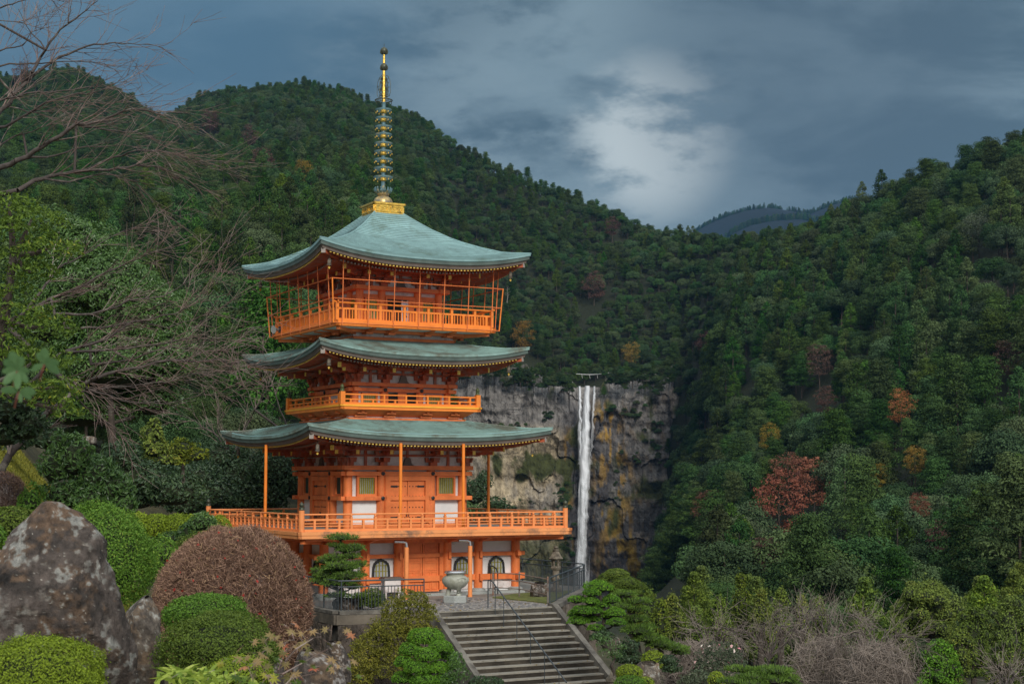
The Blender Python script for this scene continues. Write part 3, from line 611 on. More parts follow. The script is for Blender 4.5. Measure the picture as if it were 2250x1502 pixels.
for i in range(3):
    r=np.random.default_rng(300+i);V,F,rn=crown_maple(r);tv,tf=trunk_mesh(7.5,.16,r);tv2,tf2=segs([(0,0,-9.)],[(0,0,-.5)],[.2],[.16],6);tv,tf=join([(tv,tf),(tv2,tf2)]);maples.append((V,F,rn,tv,tf))
mcache={};drop=np.zeros(nF,bool)
for i,(px,py,rad,mt,lab) in enumerate(RED):
    p=hit(px,py);s=rad/FPX*p[1]/3.5
    key=(i%3,mt)
    if key not in mcache:
        V,F,rn,tv,tf=maples[i%3];a=fastmesh('maple_crown',V,F,face=rn);a.materials.append(M[mt]);b_=fastmesh('maple_trunk',tv,tf);b_.materials.append(M['trunkbrown']);mcache[key]=(a,b_)
    t_=empty('maple_tree' if mt!='fgrey' else 'broadleaf_tree',(p[0],p[1],p[2]+13-5.4*s),i*1.3,label=lab,cat='tree');t_.scale=(s,s,s)
    a,b_=mcache[key]
    for nm,me in (('crown',a),('trunk',b_)):
        o=bpy.data.objects.new(nm,me);COL.objects.link(o);o.parent=t_
    drop|=(np.hypot(FP[:,0]-p[0],(FP[:,1]-p[1]+4*s))<3.6*s)|((np.abs(FP[:,0]/FP[:,1]-p[0]/p[1])<1.2*rad/FPX)&(FP[:,1]<p[1]+3*s)&(FP[:,1]>p[1]-(60 if (p[1]<750 and py>1000) else 34 if p[1]<750 else 12)*s))
FP=FP[~drop];FCc=FCc[~drop];kind=kind[~drop];scl=scl[~drop];rotz=rotz[~drop];nF=len(FP)
# the ~290 that show largest are trees of their own
Hs=np.array([p[1] for p in protos])[kind]*scl;app=Hs/FP[:,1]
vis=(FCc>-20)&(FCc<2270)
tp=(FP[:,2]+Hs*.85)/FP[:,1];pyv=751-FPX*np.tan(np.arctan(tp)-PIT);vis&=(pyv>0)&(pyv<1470)&~((FCc>620)&(FCc<1120)&(pyv>560))&~((FCc<480)&(pyv>980))&~((FCc<1260)&(pyv>1290))
for s in np.linspace(.5,.98,24):
    zz=terr(FP[:,0]*s,FP[:,1]*s,False)+(np.where(FP[:,1]*s>105,7,0));vis&=(zz/(FP[:,1]*s)<tp)
idx=np.argsort(-np.where(vis,app,0))[:285];ind=np.zeros(nF,bool);ind[idx]=True
lab={'cedar':'dark green cedar with a pointed clumpy crown in the forest','broadleaf_tree':'round crowned evergreen broadleaf tree in the forest','pine_tree':'pine with flat layered branches in the forest','cypress':'yellow green cypress at the foot of the forest'}
plur={'cedar':'cedars','broadleaf_tree':'broadleaf trees','pine_tree':'pines','cypress':'cypresses'}
for i in idx:
    nm,H,cm,tm=protos[kind[i]];c=FCc[i];py_=pyv[i]
    where='left of the pagoda' if c<620 else ('behind the pagoda' if c<1120 else ('above the waterfall' if c<1480 and py_<860 else ('on the lower right slope' if py_>1000 else ('on the middle right slope' if py_>700 else 'near the top of the right mountain'))))
    t_=empty(nm,FP[i],rotz[i],label=lab[nm].replace(' in the forest','')+' '+where,cat='tree',group=plur[nm]+' '+where);t_.scale=(scl[i],)*3
    for n2,me in (('crown',cm),('trunk',tm)):
        o=bpy.data.objects.new(n2,me);COL.objects.link(o);o.parent=t_
# the rest: one object
pts=FP[~ind];kd=kind[~ind];sc_=scl[~ind];rz_=rotz[~ind]
r=np.random.default_rng(9);ex=[]
# little trees on the far hills, shrubs on the cliff
for top in (ridgeD,ridgeD2):
    for k in range(0,900):
        a=r.integers(0,len(top)-1);f=r.uniform();p=top[a]*(1-f)+top[a+1]*f;q=p*(1+r.uniform(-.004,.004));ex.append((q[0],q[1],p[2]-9,0,r.uniform(.9,1.9)))
def cy(px,py): 
    rr=raydir(px,py);t=rr[0]/rr[1];e=rr[2]/rr[1];return 846-float(cliff_disp(np.array(t),np.array(e)))
for cx,cyy,sx,sy,n in ((1060,800,60,16,60),(1160,822,60,18,60),(1240,838,16,10,16),(1370,820,40,18,50),(1430,835,40,30,50),(1205,910,14,8,7),(1240,1090,20,40,26),(1215,1130,30,30,30),(1100,1120,60,22,40),(1395,905,22,18,14),(1350,890,10,10,6),(1440,960,16,60,16),(1400,1010,40,60,8),(1120,930,60,6,7),(1200,1200,60,50,90),(1380,1240,50,40,34),(1345,1080,20,60,8),(1505,1000,22,110,26),(1475,1180,20,50,20),(1180,1240,50,40,50),(1300,990,6,40,3),(1045,1070,25,30,26)):
    for k in range(n):
        px=r.normal(cx,sx*.6);py=r.normal(cyy,sy*.6)
        if 1262<px<1318 and py>826: continue
        p=at(px,py,cy(px,py)-1);ex.append((p[0],p[1],p[2]-3.2,r.choice([2,3]),r.uniform(.22,.42)))
for k in range(230):
    px=r.uniform(975,1500);tl=np.interp(px,[960,1040,1100,1180,1255,1268,1318,1335,1380,1440,1560],[790,792,800,818,834,850,850,826,812,806,800])
    if 1258<px<1326: continue
    py=tl+r.uniform(-6,26)*(.4+1.2*vnoise(np.array([px/30]),np.array([0.]),np.array([0.]),5)[0]);p=at(px,py,cy(px,py)-1.5);ex.append((p[0],p[1],p[2]-4.5,r.choice([2,3,5]),r.uniform(.35,.75)))
ex=np.array(ex);pts=np.concatenate([pts,ex[:,:3]]);kd=np.r_[kd,ex[:,3].astype(int)];sc_=np.r_[sc_,ex[:,4]];rz_=np.r_[rz_,r.uniform(0,6.28,len(ex))]
me=bpy.data.meshes.new('forest');me.vertices.add(len(pts));me.vertices.foreach_set('co',pts.astype(np.float32).ravel())
for nm,ty,va in (('kind','INT',kd),('size','FLOAT',sc_)):
    a=me.attributes.new(nm,ty,'POINT');a.data.foreach_set('value',va.astype(np.int32 if ty=='INT' else np.float32))
a=me.attributes.new('turn','FLOAT_VECTOR','POINT');a.data.foreach_set('vector',np.c_[0*rz_,0*rz_,rz_].astype(np.float32).ravel())
fo=bpy.data.objects.new('forest',me);COL.objects.link(fo);tag(fo,'dense mixed evergreen forest covering the mountains around the waterfall','forest',kind='stuff')
ng=bpy.data.node_groups.new('forest_nodes','GeometryNodeTree');ng.interface.new_socket('Geometry',in_out='INPUT',socket_type='NodeSocketGeometry');ng.interface.new_socket('Geometry',in_out='OUTPUT',socket_type='NodeSocketGeometry')
gi=ng.nodes.new('NodeGroupInput');go=ng.nodes.new('NodeGroupOutput');ip=ng.nodes.new('GeometryNodeInstanceOnPoints');ci=ng.nodes.new('GeometryNodeCollectionInfo')
ci.inputs['Collection'].default_value=PC;ci.inputs['Separate Children'].default_value=True;ci.inputs['Reset Children'].default_value=True
ip.inputs['Pick Instance'].default_value=True
def na(n,ty):
    x=ng.nodes.new('GeometryNodeInputNamedAttribute');x.data_type=ty;x.inputs['Name'].default_value=n;return x.outputs['Attribute']
ng.links.new(gi.outputs[0],ip.inputs['Points']);ng.links.new(ci.outputs[0],ip.inputs['Instance']);ng.links.new(na('kind','INT'),ip.inputs['Instance Index'])
e2r=ng.nodes.new('FunctionNodeEulerToRotation');ng.links.new(na('turn','FLOAT_VECTOR'),e2r.inputs[0]);ng.links.new(e2r.outputs[0],ip.inputs['Rotation']);ng.links.new(na('size','FLOAT'),ip.inputs['Scale']);ng.links.new(ip.outputs[0],go.inputs[0])
md=fo.modifiers.new('forest','NODES');md.node_group=ng
print('forest trees',nF,'time',round(time.time()-T0,1))
# ================================================================= PAGODA
PA=R(28.491);PCX,PCY=-5.4191,64.;ZG=-4.42
def W(x,y,z): return np.array([PCX+x*cos(PA)-y*sin(PA),PCY+x*sin(PA)+y*cos(PA),z])
pag=empty('three_storied_pagoda',(PCX,PCY,ZG),PA,label='tall vermilion three storied pagoda with green copper roofs on the stone terrace',cat='pagoda')
def PB(mb,name,mats,parent=pag,smooth=False): return mb.build(name,mats,parent,smooth,zoff=-ZG)
SIDES=(0,3,1,2)     # front, left, right, back
# ---- foundation
mb=MB();mb.b(-4.38,4.38,-4.38,4.38,-4.6,-4.335);PB(mb,'foundation',M['stone'])
# ---- cores
mb=MB();mb.b(-3.98,3.98,-3.98,3.98,-4.33,-2.12);o=PB(mb,'wall',M['plaster'])
mb=MB();mb.b(-2.46,2.46,-2.46,2.46,-1.86,1.75);PB(mb,'wall',M['plaster'])
mb=MB();mb.b(-1.98,1.98,-1.98,1.98,2.3,5.0);PB(mb,'wall',M['plaster'])
mb=MB();mb.b(-1.72,1.72,-1.72,1.72,5.5,8.7);PB(mb,'wall',M['oldplaster'])
def pillars(s,xs,r,z0,z1,base=False):
    for sd_ in SIDES:
        for x in xs[:-1]:
            mb=MB();mb.rot=sd_;mb.lathe([(r,z0),(r*1.02,(z0+z1)/2),(r*.97,z1)],(x,-s,0),18)
            p=PB(mb,'pillar',M['verm'],smooth=True)
            if base:
                mb=MB();mb.rot=sd_;mb.lathe([(r*1.7,-4.33),(r*1.6,-4.24),(r*1.15,-4.2)],(x,-s,0),18);PB(mb,'base_stone',M['stone'],p,True)
pillars(4.1,(-4.1,-2.42,-1.05,1.05,2.42,4.1),.175,-4.22,-2.12,True)
pillars(2.5,(-2.5,-1.09,1.09,2.5),.18,-1.86,.42)
pillars(2.04,(-2.04,-.8,.8,2.04),.14,2.9,3.75)
pillars(1.76,(-1.76,-.8,.8,1.76),.16,6.18,7.66)
def beams(name,s,specs,mat='verm'):
    """specs: (half length, z0, z1, thickness out of s)"""
    mb=MB()
    for sd_ in SIDES:
        mb.rot=sd_
        for i,(h,z0,z1,t) in enumerate(specs):
            e=.002*(sd_%2)
            mb.b(-h,h,-s-t,-s+.1,z0+e,z1+e)
    return PB(mb,name,M[mat])
beams('beam',4.1,[(4.0,-2.38,-2.12,.12),(4.5,-2.96,-2.81,.05),(4.5,-3.89,-3.67,.05)])
beams('beam',2.5,[(2.86,.42,.59,.30),(2.86,.20,.36,.20),(2.86,-.77,-.61,.20),(2.6,-1.86,-1.70,.14)])
beams('beam',2.04,[(2.38,3.75,3.89,.26),(2.38,3.54,3.68,.16),(2.2,2.9,2.98,.1)])
beams('beam',1.76,[(2.14,7.64,7.80,.30),(1.95,6.18,6.3,.1)])
# square key ends on the ground storey pillars
for sd_ in (0,3):
    for x in (-4.1,-2.42,-1.05,1.05,2.42,4.1):
        for z in (-2.885,-3.78): mb=MB();mb.rot=sd_;mb.box((x,-4.1-.22,z),(.11,.14,.26));PB(mb,'beam_key',M['verm'])

# round iron nail covers
for s,xs,zs in ((2.72,(-2.5,-1.09,1.09,2.5),(.28,-.69)),(2.22,(-2.04,-.8,.8,2.04),(3.61,))):
    for sd_ in (0,3):
        for x in xs:
            for z in zs:
                mb=MB();mb.rot=sd_;mb.tube([(x,-s+.02,z),(x,-s-.02,z),(x,-s-.035,z)],[.075,.075,.03],14);PB(mb,'nail_cover',M['black'])
# ---- doors
def door(sd_,s,hw,z0,z1,kind):
    mb=MB();mb.rot=sd_;y=-s
    fw=.17
    mb.b(-hw-fw,-hw,y-.05,y+.16,z0,z1+fw);mb.b(hw,hw+fw,y-.05,y+.16,z0,z1+fw);mb.b(-hw,hw,y-.05,y+.16,z1,z1+fw);mb.b(-hw,hw,y-.02,y+.16,z0-.06,z0)
    f=PB(mb,'door_frame',M['verm'])
    for e in (-1,1):
        mb=MB();mb.rot=sd_;x0,x1=(-hw+.01,-.012) if e<0 else (.012,hw-.01)
        mb.b(x0,x1,y+.03,y+.10,z0,z1)
        if kind==0:
            for i in range(5):
                za=z0+(z1-z0)*i/5+.03;zb=z0+(z1-z0)*(i+1)/5-.02
                if i<2:
                    xm=(x0+x1)/2
                    for a,b in ((x0+.06,xm-.03),(xm+.03,x1-.06)): mb.b(a,b,y+.085,y+.10,za,zb);mb.ring([(a,za),(b,za),(b,zb),(a,zb)],[(a+.025,za+.025),(b-.025,za+.025),(b-.025,zb-.025),(a+.025,zb-.025)],y+.005,y+.032)
                else:
                    a,b=x0+.06,x1-.06;mb.ring([(a,za),(b,za),(b,zb),(a,zb)],[(a+.025,za+.025),(b-.025,za+.025),(b-.025,zb-.025),(a+.025,zb-.025)],y+.005,y+.032)
        lf=PB(mb,'door_leaf',M['verm'])
        if kind==1:
            for i,fz in enumerate((.86,.62,.35,.1)):
                z=z0+(z1-z0)*fz
                if i in(0,3):
                    mb=MB();mb.rot=sd_;a=x1-.02 if e>0 else x0+.02;mb.poly([(a,z-.035),(a-e*.24,z-.035),(a-e*.27,z-.05),(a-e*.32,z),(a-e*.27,z+.05),(a-e*.24,z+.035),(a,z+.035)],y+.005,y+.032);PB(mb,'hinge_strap',M['black'],lf)
                mb=MB();mb.rot=sd_
                for q in np.linspace(.12,.88,5):
                    x=x0+(x1-x0)*q
                    if i in (0,3) and ((e>0 and q>.5) or (e<0 and q<.5)): continue
                    mb.tube([(x,y+.035,z),(x,y+.012,z)],[.03,.018],10)
                PB(mb,'stud_row',M['black'],lf)
    if kind==1:
        for e in (-1,1):
            mb=MB();mb.rot=sd_;mb.bar((e*.05,y+.0,z0+.2),(e*.05,y+.0,z0+.36),.025,.03);PB(mb,'door_handle',M['black'],f)
for sd_ in (0,3):
    door(sd_,4.1,.70,-4.22,-2.42,0);door(sd_,2.66,.76,-1.62,.0,1)
mb=MB()
for sd_ in (0,3):
    mb.rot=sd_;mb.b(-.96,.96,-2.68,-2.5,.04,.19);mb.b(-.98,-.925,-2.70,-2.5,-1.7,.19);mb.b(.925,.98,-2.70,-2.5,-1.7,.19)
PB(mb,'lintel',M['verm'])
# ---- bell shaped windows of the ground storey
def bell(w,h): 
    a=[(1,0),(.97,.3),(.93,.55),(.84,.68),(.80,.76),(.66,.80),(.58,.88),(.38,.91),(.26,.965),(.08,.975),(0,1.03)]
    R_=[(x*w,z*h) for x,z in a];return R_+[(-x,z) for x,z in R_[::-1][1:]]
for sd_ in (0,3):
    for xc in (-3.26,-1.735,1.735,3.26):
        P=[(xc+x,-3.66+z) for x,z in bell(.37,.68)];Q=[(xc+x,-3.66+z) for x,z in bell(.305,.60)]
        mb=MB();mb.rot=sd_;mb.poly(Q,-4.02,-3.99);wd=PB(mb,'window',M['greyglass'])
        mb=MB();mb.rot=sd_;mb.ring(P,Q,-4.09,-3.97);PB(mb,'window_frame',M['black'],wd)
        mb=MB();mb.rot=sd_
        for dx in (-.2,-.07,.07,.2): mb.b(xc+dx-.016,xc+dx+.016,-4.06,-4.03,-3.66,-3.66+.6*(1-.25*(abs(dx)>.15)))
        for dz in (.2,.42): mb.b(xc-.28,xc+.28,-4.045,-4.02,-3.66+dz,-3.66+dz+.02)
        PB(mb,'lattice',M['green_lattice'],wd)
# stone dado grey panels below
for sd_ in (0,3):
    for a,b in ((-3.95,-2.55),(-2.28,-1.2),(1.2,2.28),(2.55,3.95)): mb=MB();mb.rot=sd_;mb.b(a,b,-4.03,-3.97,-4.25,-3.9);PB(mb,'lower_wall_panel',M['oldplaster'])
# ---- barred windows of storeys one to three
def barwin(sd_,s,xc,hw,z0,z1,fr,shut=False,nb=8):
    mb=MB();mb.rot=sd_;mb.b(xc-hw,xc+hw,-s+.03,-s+.06,z0,z1);wd=PB(mb,'window',M['greenpanel' if shut else 'greyglass'])
    mb=MB();mb.rot=sd_;P=[(xc-hw-fr,z0-fr),(xc+hw+fr,z0-fr),(xc+hw+fr,z1+fr),(xc-hw-fr,z1+fr)];Q=[(xc-hw,z0),(xc+hw,z0),(xc+hw,z1),(xc-hw,z1)];mb.ring(P,Q,-s-.05,-s+.08);PB(mb,'window_frame',M['verm'],wd)
    if not shut:
        mb=MB();mb.rot=sd_
        for i in range(nb):
            x=xc-hw+2*hw*(i+.5)/nb;mb.box((x,-s-.0,(z0+z1)/2),(2*hw/nb*.52,.04,z1-z0),rz=pi/4*0)
        PB(mb,'window_bars',M['green_lattice'],wd)
for sd_ in (0,3):
    for e in (-1,1):
        barwin(sd_,2.56,e*1.73,.33 if sd_==0 else .27,-.52,.12,.09,shut=sd_==3)
        barwin(sd_,2.06,e*1.42,.27,3.08,3.42,.07,nb=7)
        barwin(sd_,1.80,e*1.25,.23,6.5,7.28,.07,nb=6)
# doorways of the second and third storey: near-black panels paint in the unlit inside
mb=MB();mb.b(-.62,-.2,-2.08,-2.0,2.98,3.5);mb.b(.18,.62,-2.08,-2.0,2.98,3.5);PB(mb,'doorway_dark_panel',M['dark'])
mb=MB();mb.b(-.2,.18,-2.12,-2.0,2.98,3.52);mb.b(-.76,-.62,-2.1,-2.0,2.98,3.52);mb.b(.62,.76,-2.1,-2.0,2.98,3.52);PB(mb,'door_leaf',M['verm'])
mb=MB();mb.b(-.60,.36,-1.80,-1.74,6.3,7.3);PB(mb,'doorway_dark_panel',M['dark'])
mb=MB();P=[(-.68,6.25),(.46,6.25),(.46,7.42),(-.68,7.42)];Q=[(-.6,6.3),(.36,6.3),(.36,7.32),(-.6,7.32)];mb.ring(P,Q,-1.90,-1.72);mb.b(.46,.95,-1.85,-1.72,6.25,7.44);PB(mb,'door_frame',M['verm'])
mb=MB();mb.b(.05,.12,-1.84,-1.8,6.3,7.3);mb.b(.30,.36,-1.84,-1.8,6.3,7.3);PB(mb,'glass_screen_frame',M['plaster'])
mb=MB();
for z in (6.35,6.68,7.0): mb.b(.13,.29,-1.83,-1.81,z,z+.26)
PB(mb,'glass_screen',paint('pale_blue_pane',(.45,.52,.62),.3,.2,3))
mb=MB();mb.tube([(.66,-1.85,6.95),(.66,-1.88,6.95)],.06,12);PB(mb,'nail_cover',M['black'])
mb=MB()
for x in (-1.45,-1.33,-1.21,-1.09,1.1,1.3,1.42): mb.b(x-.04,x+.04,-1.86,-1.83,6.18,6.42)
PB(mb,'white_tag',M['plaster'])
# orange cladding boards around the top storey
mb=MB()
for sd_ in SIDES:
    mb.rot=sd_;mb.b(-1.70,-.90,-1.755,-1.70,6.18,6.45);mb.b(.9,1.70,-1.755,-1.70,6.18,6.45);mb.b(-1.70,-1.56,-1.757,-1.70,6.45,7.5);mb.b(1.56,1.70,-1.757,-1.70,6.45,7.5)
    mb.b(-1.7,1.7,-1.75,-1.7,7.34,7.5)
    if sd_!=0: mb.b(-.7,.7,-1.75,-1.70,6.2,7.34)
PB(mb,'cladding',M['verm'])
# ---- brackets
def bracket(mb,x,s,z0,z1,diag=0):
    def bb(c,d,m=0):
        if diag:
            # outward direction along the corner diagonal
            cx,cy,cz=c;mb.box((x+diag*(-(cy+s))*.707+cx*.707,-s-(-(cy+s))*.707+cx*.707*diag,cz),d,m,rz=diag*pi/4)
        else: mb.box((x+c[0],c[1],c[2]),d,m)
    k=1.35 if diag else 1
    dz=(z1-z0)/3.0
    bb((0,-s-.02,z0+.07),(.30,.30,.14));bb((0,-s-.02,z0+.02),(.2,.2,.06))
    for i in range(3):
        z=z0+.14+dz*i*.92;o=(.26*i)*k
        Lx=.62+.16*i
        if not diag:
            bb((0,-s-o*.7,z+.05),(Lx,.09,.10));
            for e in (-1,0,1): bb((e*(Lx/2-.06),-s-o*.7,z+.14),(.14,.14,.09))
        bb((0,-s-o/2-.12,z+.05),(.10,.36+o,.10));bb((0,-s-o-.26,z+.14),(.15,.15,.09))
    bb((0,-s-.42*k,z0+.62*(z1-z0)),(.11,.95*k,.13));bb((0,-s-.90*k,z0+.62*(z1-z0)),(.125,.03,.16),1)
    if diag: bb((0,-s-.62*k,z0+.80*(z1-z0)),(.13,1.2*k,.15));bb((0,-s-1.23*k,z0+.80*(z1-z0)),(.14,.03,.19),1)
for s,xs,z0,z1 in ((2.62,(-1.09,1.09),.59,1.42),(2.16,(-.8,.8),3.89,4.62),(1.88,(-.8,.8),7.80,8.5)):
    c=s-.1
    for sd_ in (0,3,1,2):
        for x in xs:
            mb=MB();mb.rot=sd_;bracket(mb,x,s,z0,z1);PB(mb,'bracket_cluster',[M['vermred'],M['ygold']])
        mb=MB();mb.rot=sd_;bracket(mb,-c,s,z0,z1);bracket(mb,-c,s,z0,z1,diag=-1);PB(mb,'corner_bracket_cluster',[M['vermred'],M['ygold']]);mb=MB();mb.rot=sd_;bracket(mb,c-.001,s,z0,z1);PB(mb,'corner_bracket_cluster',[M['vermred'],M['ygold']])
        mb=MB();mb.rot=sd_;xm=(c+xs[1])/2
        for x in (-xm,xm): mb.b(x-.055,x+.055,-s-.02,-s+.12,z0,z1-.15)
        mb.b(-.05,.05,-s-.02,-s+.12,z0+.3,z1-.15)
        mb.b(-c,c,-s-.01,-s+.1,z0+.43*(z1-z0),z0+.43*(z1-z0)+.09);mb.b(-c-.4,c+.4,-s-.34,-s-.24,z1-.24,z1-.14);mb.b(-c-.3,c+.3,-s+.0,-s+.1,z1-.16,z1-.05)
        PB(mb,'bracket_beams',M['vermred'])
        mb=MB();mb.rot=sd_;mb.poly([(-.28,z0),(-.17,z0+.08),(-.13,z0+.26),(-.06,z0+.32),(.06,z0+.32),(.13,z0+.26),(.17,z0+.08),(.28,z0)],-s-.05,-s+.02);PB(mb,'frog_leg_strut',M['eavewood'])
        mb=MB();mb.rot=sd_;mb.b(-c,c,-s+.045,-s+.13,z0,z1);PB(mb,'plaster_band',M['oldplaster'])
# ---- roofs
def roof(name,se,hip,lift,zmid_off,mat,thick,courses,body,ztop_wall):
    hq=np.array([h[0] for h in hip]);hz=np.array([h[1] for h in hip]);q1,q0=hq.min(),hq.max()
    def z_at(q,u):
        t=(q0-q)/(q0-q1);zh=np.interp(q,hq[::-1] if hq[0]>hq[-1] else hq,hz[::-1] if hq[0]>hq[-1] else hz)
        return zh-lift*(1-np.abs(u)**2.6)*np.clip(1-t,0,1)**1.3
    def s_at(q,u): return q*(1-.018*(1-np.abs(u)**2))
    root=None;nu=49;us=np.linspace(-1,1,nu);us=np.sign(us)*np.abs(us)**.8
    qs=np.linspace(q0,q1,courses+1);V=[];F=[];n=0
    for sd_ in SIDES:
        c,s_=[(1,0),(0,1),(-1,0),(0,-1)][sd_]
        def put(X,Y,Z):
            return np.c_[X*c-Y*s_,X*s_+Y*c,Z-ZG]
        for i in range(courses):
            qa,qb=qs[i],qs[i+1];za=z_at(qa,us)+.03;zb=z_at(qb,us)
            rows=np.concatenate([put(us*qa,-s_at(qa,us),za-.03),put(us*qa,-s_at(qa,us),za),put(us*qb,-s_at(qb,us),zb)])
            V.append(rows);F.append(grid_faces(3,nu)+n);n+=len(rows)
    V=np.concatenate(V);F=np.concatenate(F);rr_=np.random.default_rng(4);fa=[]
    for sd_ in range(4):
        for i in range(courses): fa+=[rr_.uniform(.0,.25,nu-1),np.clip(rr_.uniform(.6,.95)+rr_.normal(0,.09,nu-1),0,1)]
    me=fastmesh('roof',V,F,face=np.concatenate(fa));root=link('roof',me,M[mat+'roof'],pag)
    # edge layers: offsets (inset, down) strips swept round the four sides
    def edge(nm,prof,m):
        V=[];F=[];n=0
        for sd_ in SIDES:
            c,s_=[(1,0),(0,1),(-1,0),(0,-1)][sd_]
            for i,(ins,dn) in enumerate(prof):
                q=q0-ins;X=us*q;Y=-s_at(q,us);Z=z_at(q0,us)-dn;V.append(np.c_[X*c-Y*s_,X*s_+Y*c,Z-ZG])
            F.append(grid_faces(len(prof),nu)[:,::-1]+n);n+=len(prof)*nu
        return link(nm,fastmesh(nm,np.concatenate(V),np.concatenate(F)),M[m],root)
    edge('eave_edge',[(0,.0),(0,.07),(.04,.10)],mat)
    edge('eave_edge',[(.04,.10),(.045,.22),(.09,.235)],'darkcopper')
    edge('eave_board',[(.09,.235),(.13,.30),(.15,.37),(.3,.37)],'eavewood')
    rise=.10
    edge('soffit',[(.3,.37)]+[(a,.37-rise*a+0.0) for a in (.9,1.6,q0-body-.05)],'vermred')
    # rafters: upper flying row and lower row
    for sd_ in SIDES:
        for tier,(ins,dn,sz,ln) in enumerate(((.22,.425,.072,1.1),(.95,.47,.07,q0-body-1.0))):
            mb=MB();mb.rot=sd_;half=q0-ins-.14;n_=int(2*half/.145)
            for i in range(n_+1):
                x=-half+2*half*i/n_;u=x/(q0-ins);z=float(z_at(q0,np.array(x/(q0-.2))))-dn+.03
                y0=-(q0-ins)*(1-.018*(1-u*u));y1=min(y0+ln,-abs(x)-.02)
                if y1-y0<.12: continue
                mb.bar((x,y0,z),(x,y1,z+rise*(y1-y0)*.8),sz,sz,0);mb.box((x,y0-.006,z),(sz,.012,sz),1 if tier==0 else 2)
            PB(mb,'rafter_row',[M['vermred'],M['ygold'],M['white_end']],root)
    # purlin between tiers, hip rafters and bells
    for cx,cy in ((-1,-1),(1,-1),(-1,1),(1,1)):
        mb=MB();zt=float(z_at(q0,np.array(1.)))
        a=q0-.22;b=body+.1;mb.bar((cx*a,cy*a,zt-.46),(cx*b,cy*b,zt-.46-.18),.15,.17,0);mb.bar((cx*(a+.005),cy*(a+.005),zt-.45),(cx*(a+.025),cy*(a+.025),zt-.45),.17,.19,1);PB(mb,'hip_rafter',[M['vermred'],M['white_end']],root)
    # ridge rolls on the hips
    for cx,cy in ((-1,-1),(1,-1),(-1,1),(1,1)):
        mb=MB();qq=np.linspace(q0+.01,q1,14);mb.tube([(cx*q,cy*q*(1),float(z_at(q,np.array(1.)))+.01) for q in qq],.035,6);PB(mb,'hip_ridge',M[mat],root)
    return z_at,q0
hipT=[(4.56,9.17),(3.74,9.25),(3.0,9.52),(2.26,9.86),(1.51,10.36),(1.0,10.77),(.62,11.10)]
hipM=[(4.52,5.34),(3.8,5.32),(3.1,5.42),(2.34,5.58),(2.2,5.62)]
hipL=[(5.2,2.09),(4.55,2.07),(4.0,2.14),(3.25,2.27),(2.5,2.42)]
roof('top',4.56,hipT,.46,0,'copper',.3,36,1.85,8.5)
roof('mid',4.52,hipM,.43,0,'oldcopper',.3,24,2.1,4.6)
roof('low',5.2,hipL,.36,0,'oldcopper',.3,26,2.6,1.4)
# gutter line on the lowest roof
mb=MB()
for sd_ in SIDES:
    mb.rot=sd_;xs=np.linspace(-4.3,4.3,25);mb.tube([(x,-5.0*(1-.018*(1-(x/5)**2)),2.09-.36*(1-abs(x/5.2)**2.6)+.05) for x in xs],.028,6)
PB(mb,'gutter',M['copper'])
# ---- wind bells
def wind_bell(x,y,z,lab):
    p=W(x,y,z);t=empty('wind_bell',(p[0],p[1],z-.52),PA,label=lab,cat='wind bell',group='wind bells under the roof corners')
    mb=MB();mb.tube([(0,0,.52),(0,0,.36)],.012,6);mb.build('hanging_link',M['darkbronze'],t)
    mb=MB();mb.lathe([(.01,.38),(.05,.37),(.065,.33),(.07,.2),(.085,.12),(.095,.11),(.08,.12)],n=14);mb.build('bell_body',M['lantern'],t,True)
    mb=MB();mb.tube([(0,0,.15),(0,0,.05)],.008,6);mb.poly([(-.05,.05),(0,.07),(.05,.05),(.03,0),(0,-.03),(-.03,0)],-.006,.006);mb.build('clapper_plate',M['gold'],t)
for nm,q,z in (('top',3.95,8.62),('middle',3.9,4.78),('lowest',4.6,1.5)):
    for (cx,cy),w_ in zip(((-1,-1),(1,-1),(-1,1)),('near','right','left')):
        wind_bell(cx*q,cy*q,z-.0,'small bronze wind bell under the %s corner of the %s roof'%(w_,nm))
# ---- balconies
def giboshi(x,y,z,r,sd_,parent,mat):
    mb=MB();mb.rot=sd_;mb.lathe([(r,z),(r*1.08,z+.03),(r*.95,z+.05),(r*.95,z+.10),(r*1.1,z+.115),(r*.6,z+.13),(r*.8,z+.16),(r*.92,z+.20),(r*.7,z+.25),(r*.2,z+.29),(.004,z+.315)],(x,y,0),14);PB(mb,'post_cap',M[mat],parent,True)
# lower balcony
mb=MB();mb.b(-5.70,5.70,-5.70,5.70,-1.99,-1.87);fl=PB(mb,'balcony_floor',M['path'])
mb=MB()
for sd_ in SIDES:
    mb.rot=sd_;mb.b(-5.76,5.76,-5.76,-5.62,-1.985,-1.862);mb.b(-5.74,5.74,-5.74,-5.6,-2.11,-1.99)
PB(mb,'balcony_edge',M['worn'],fl)
mb=MB();mb.b(-5.6,5.6,-5.6,5.6,-2.105,-1.995);PB(mb,'balcony_soffit',M['verm'],fl)
mb=MB()
for sd_ in SIDES:
    mb.rot=sd_
    for x in (-4.1,-2.42,-1.05,1.05,2.42,4.1):
        mb.poly([(0,0)],0,0) if False else None
        V=[(x-.06,-4.1,-2.12),(x+.06,-4.1,-2.12),(x+.06,-5.3,-2.12),(x-.06,-5.3,-2.12),(x-.06,-4.1,-2.44),(x+.06,-4.1,-2.44),(x+.06,-5.3,-2.2),(x-.06,-5.3,-2.2)]
        mb.add(V,[(0,1,2,3),(7,6,5,4),(0,4,5,1),(1,5,6,2),(2,6,7,3),(3,7,4,0)]);mb.b(x-.33,x+.33,-5.38,-5.24,-2.2,-2.13)
    mb.b(-5.4,5.4,-5.56,-5.45,-2.20,-2.106)
PB(mb,'balcony_bracket_arm',M['verm'])
mb=MB()
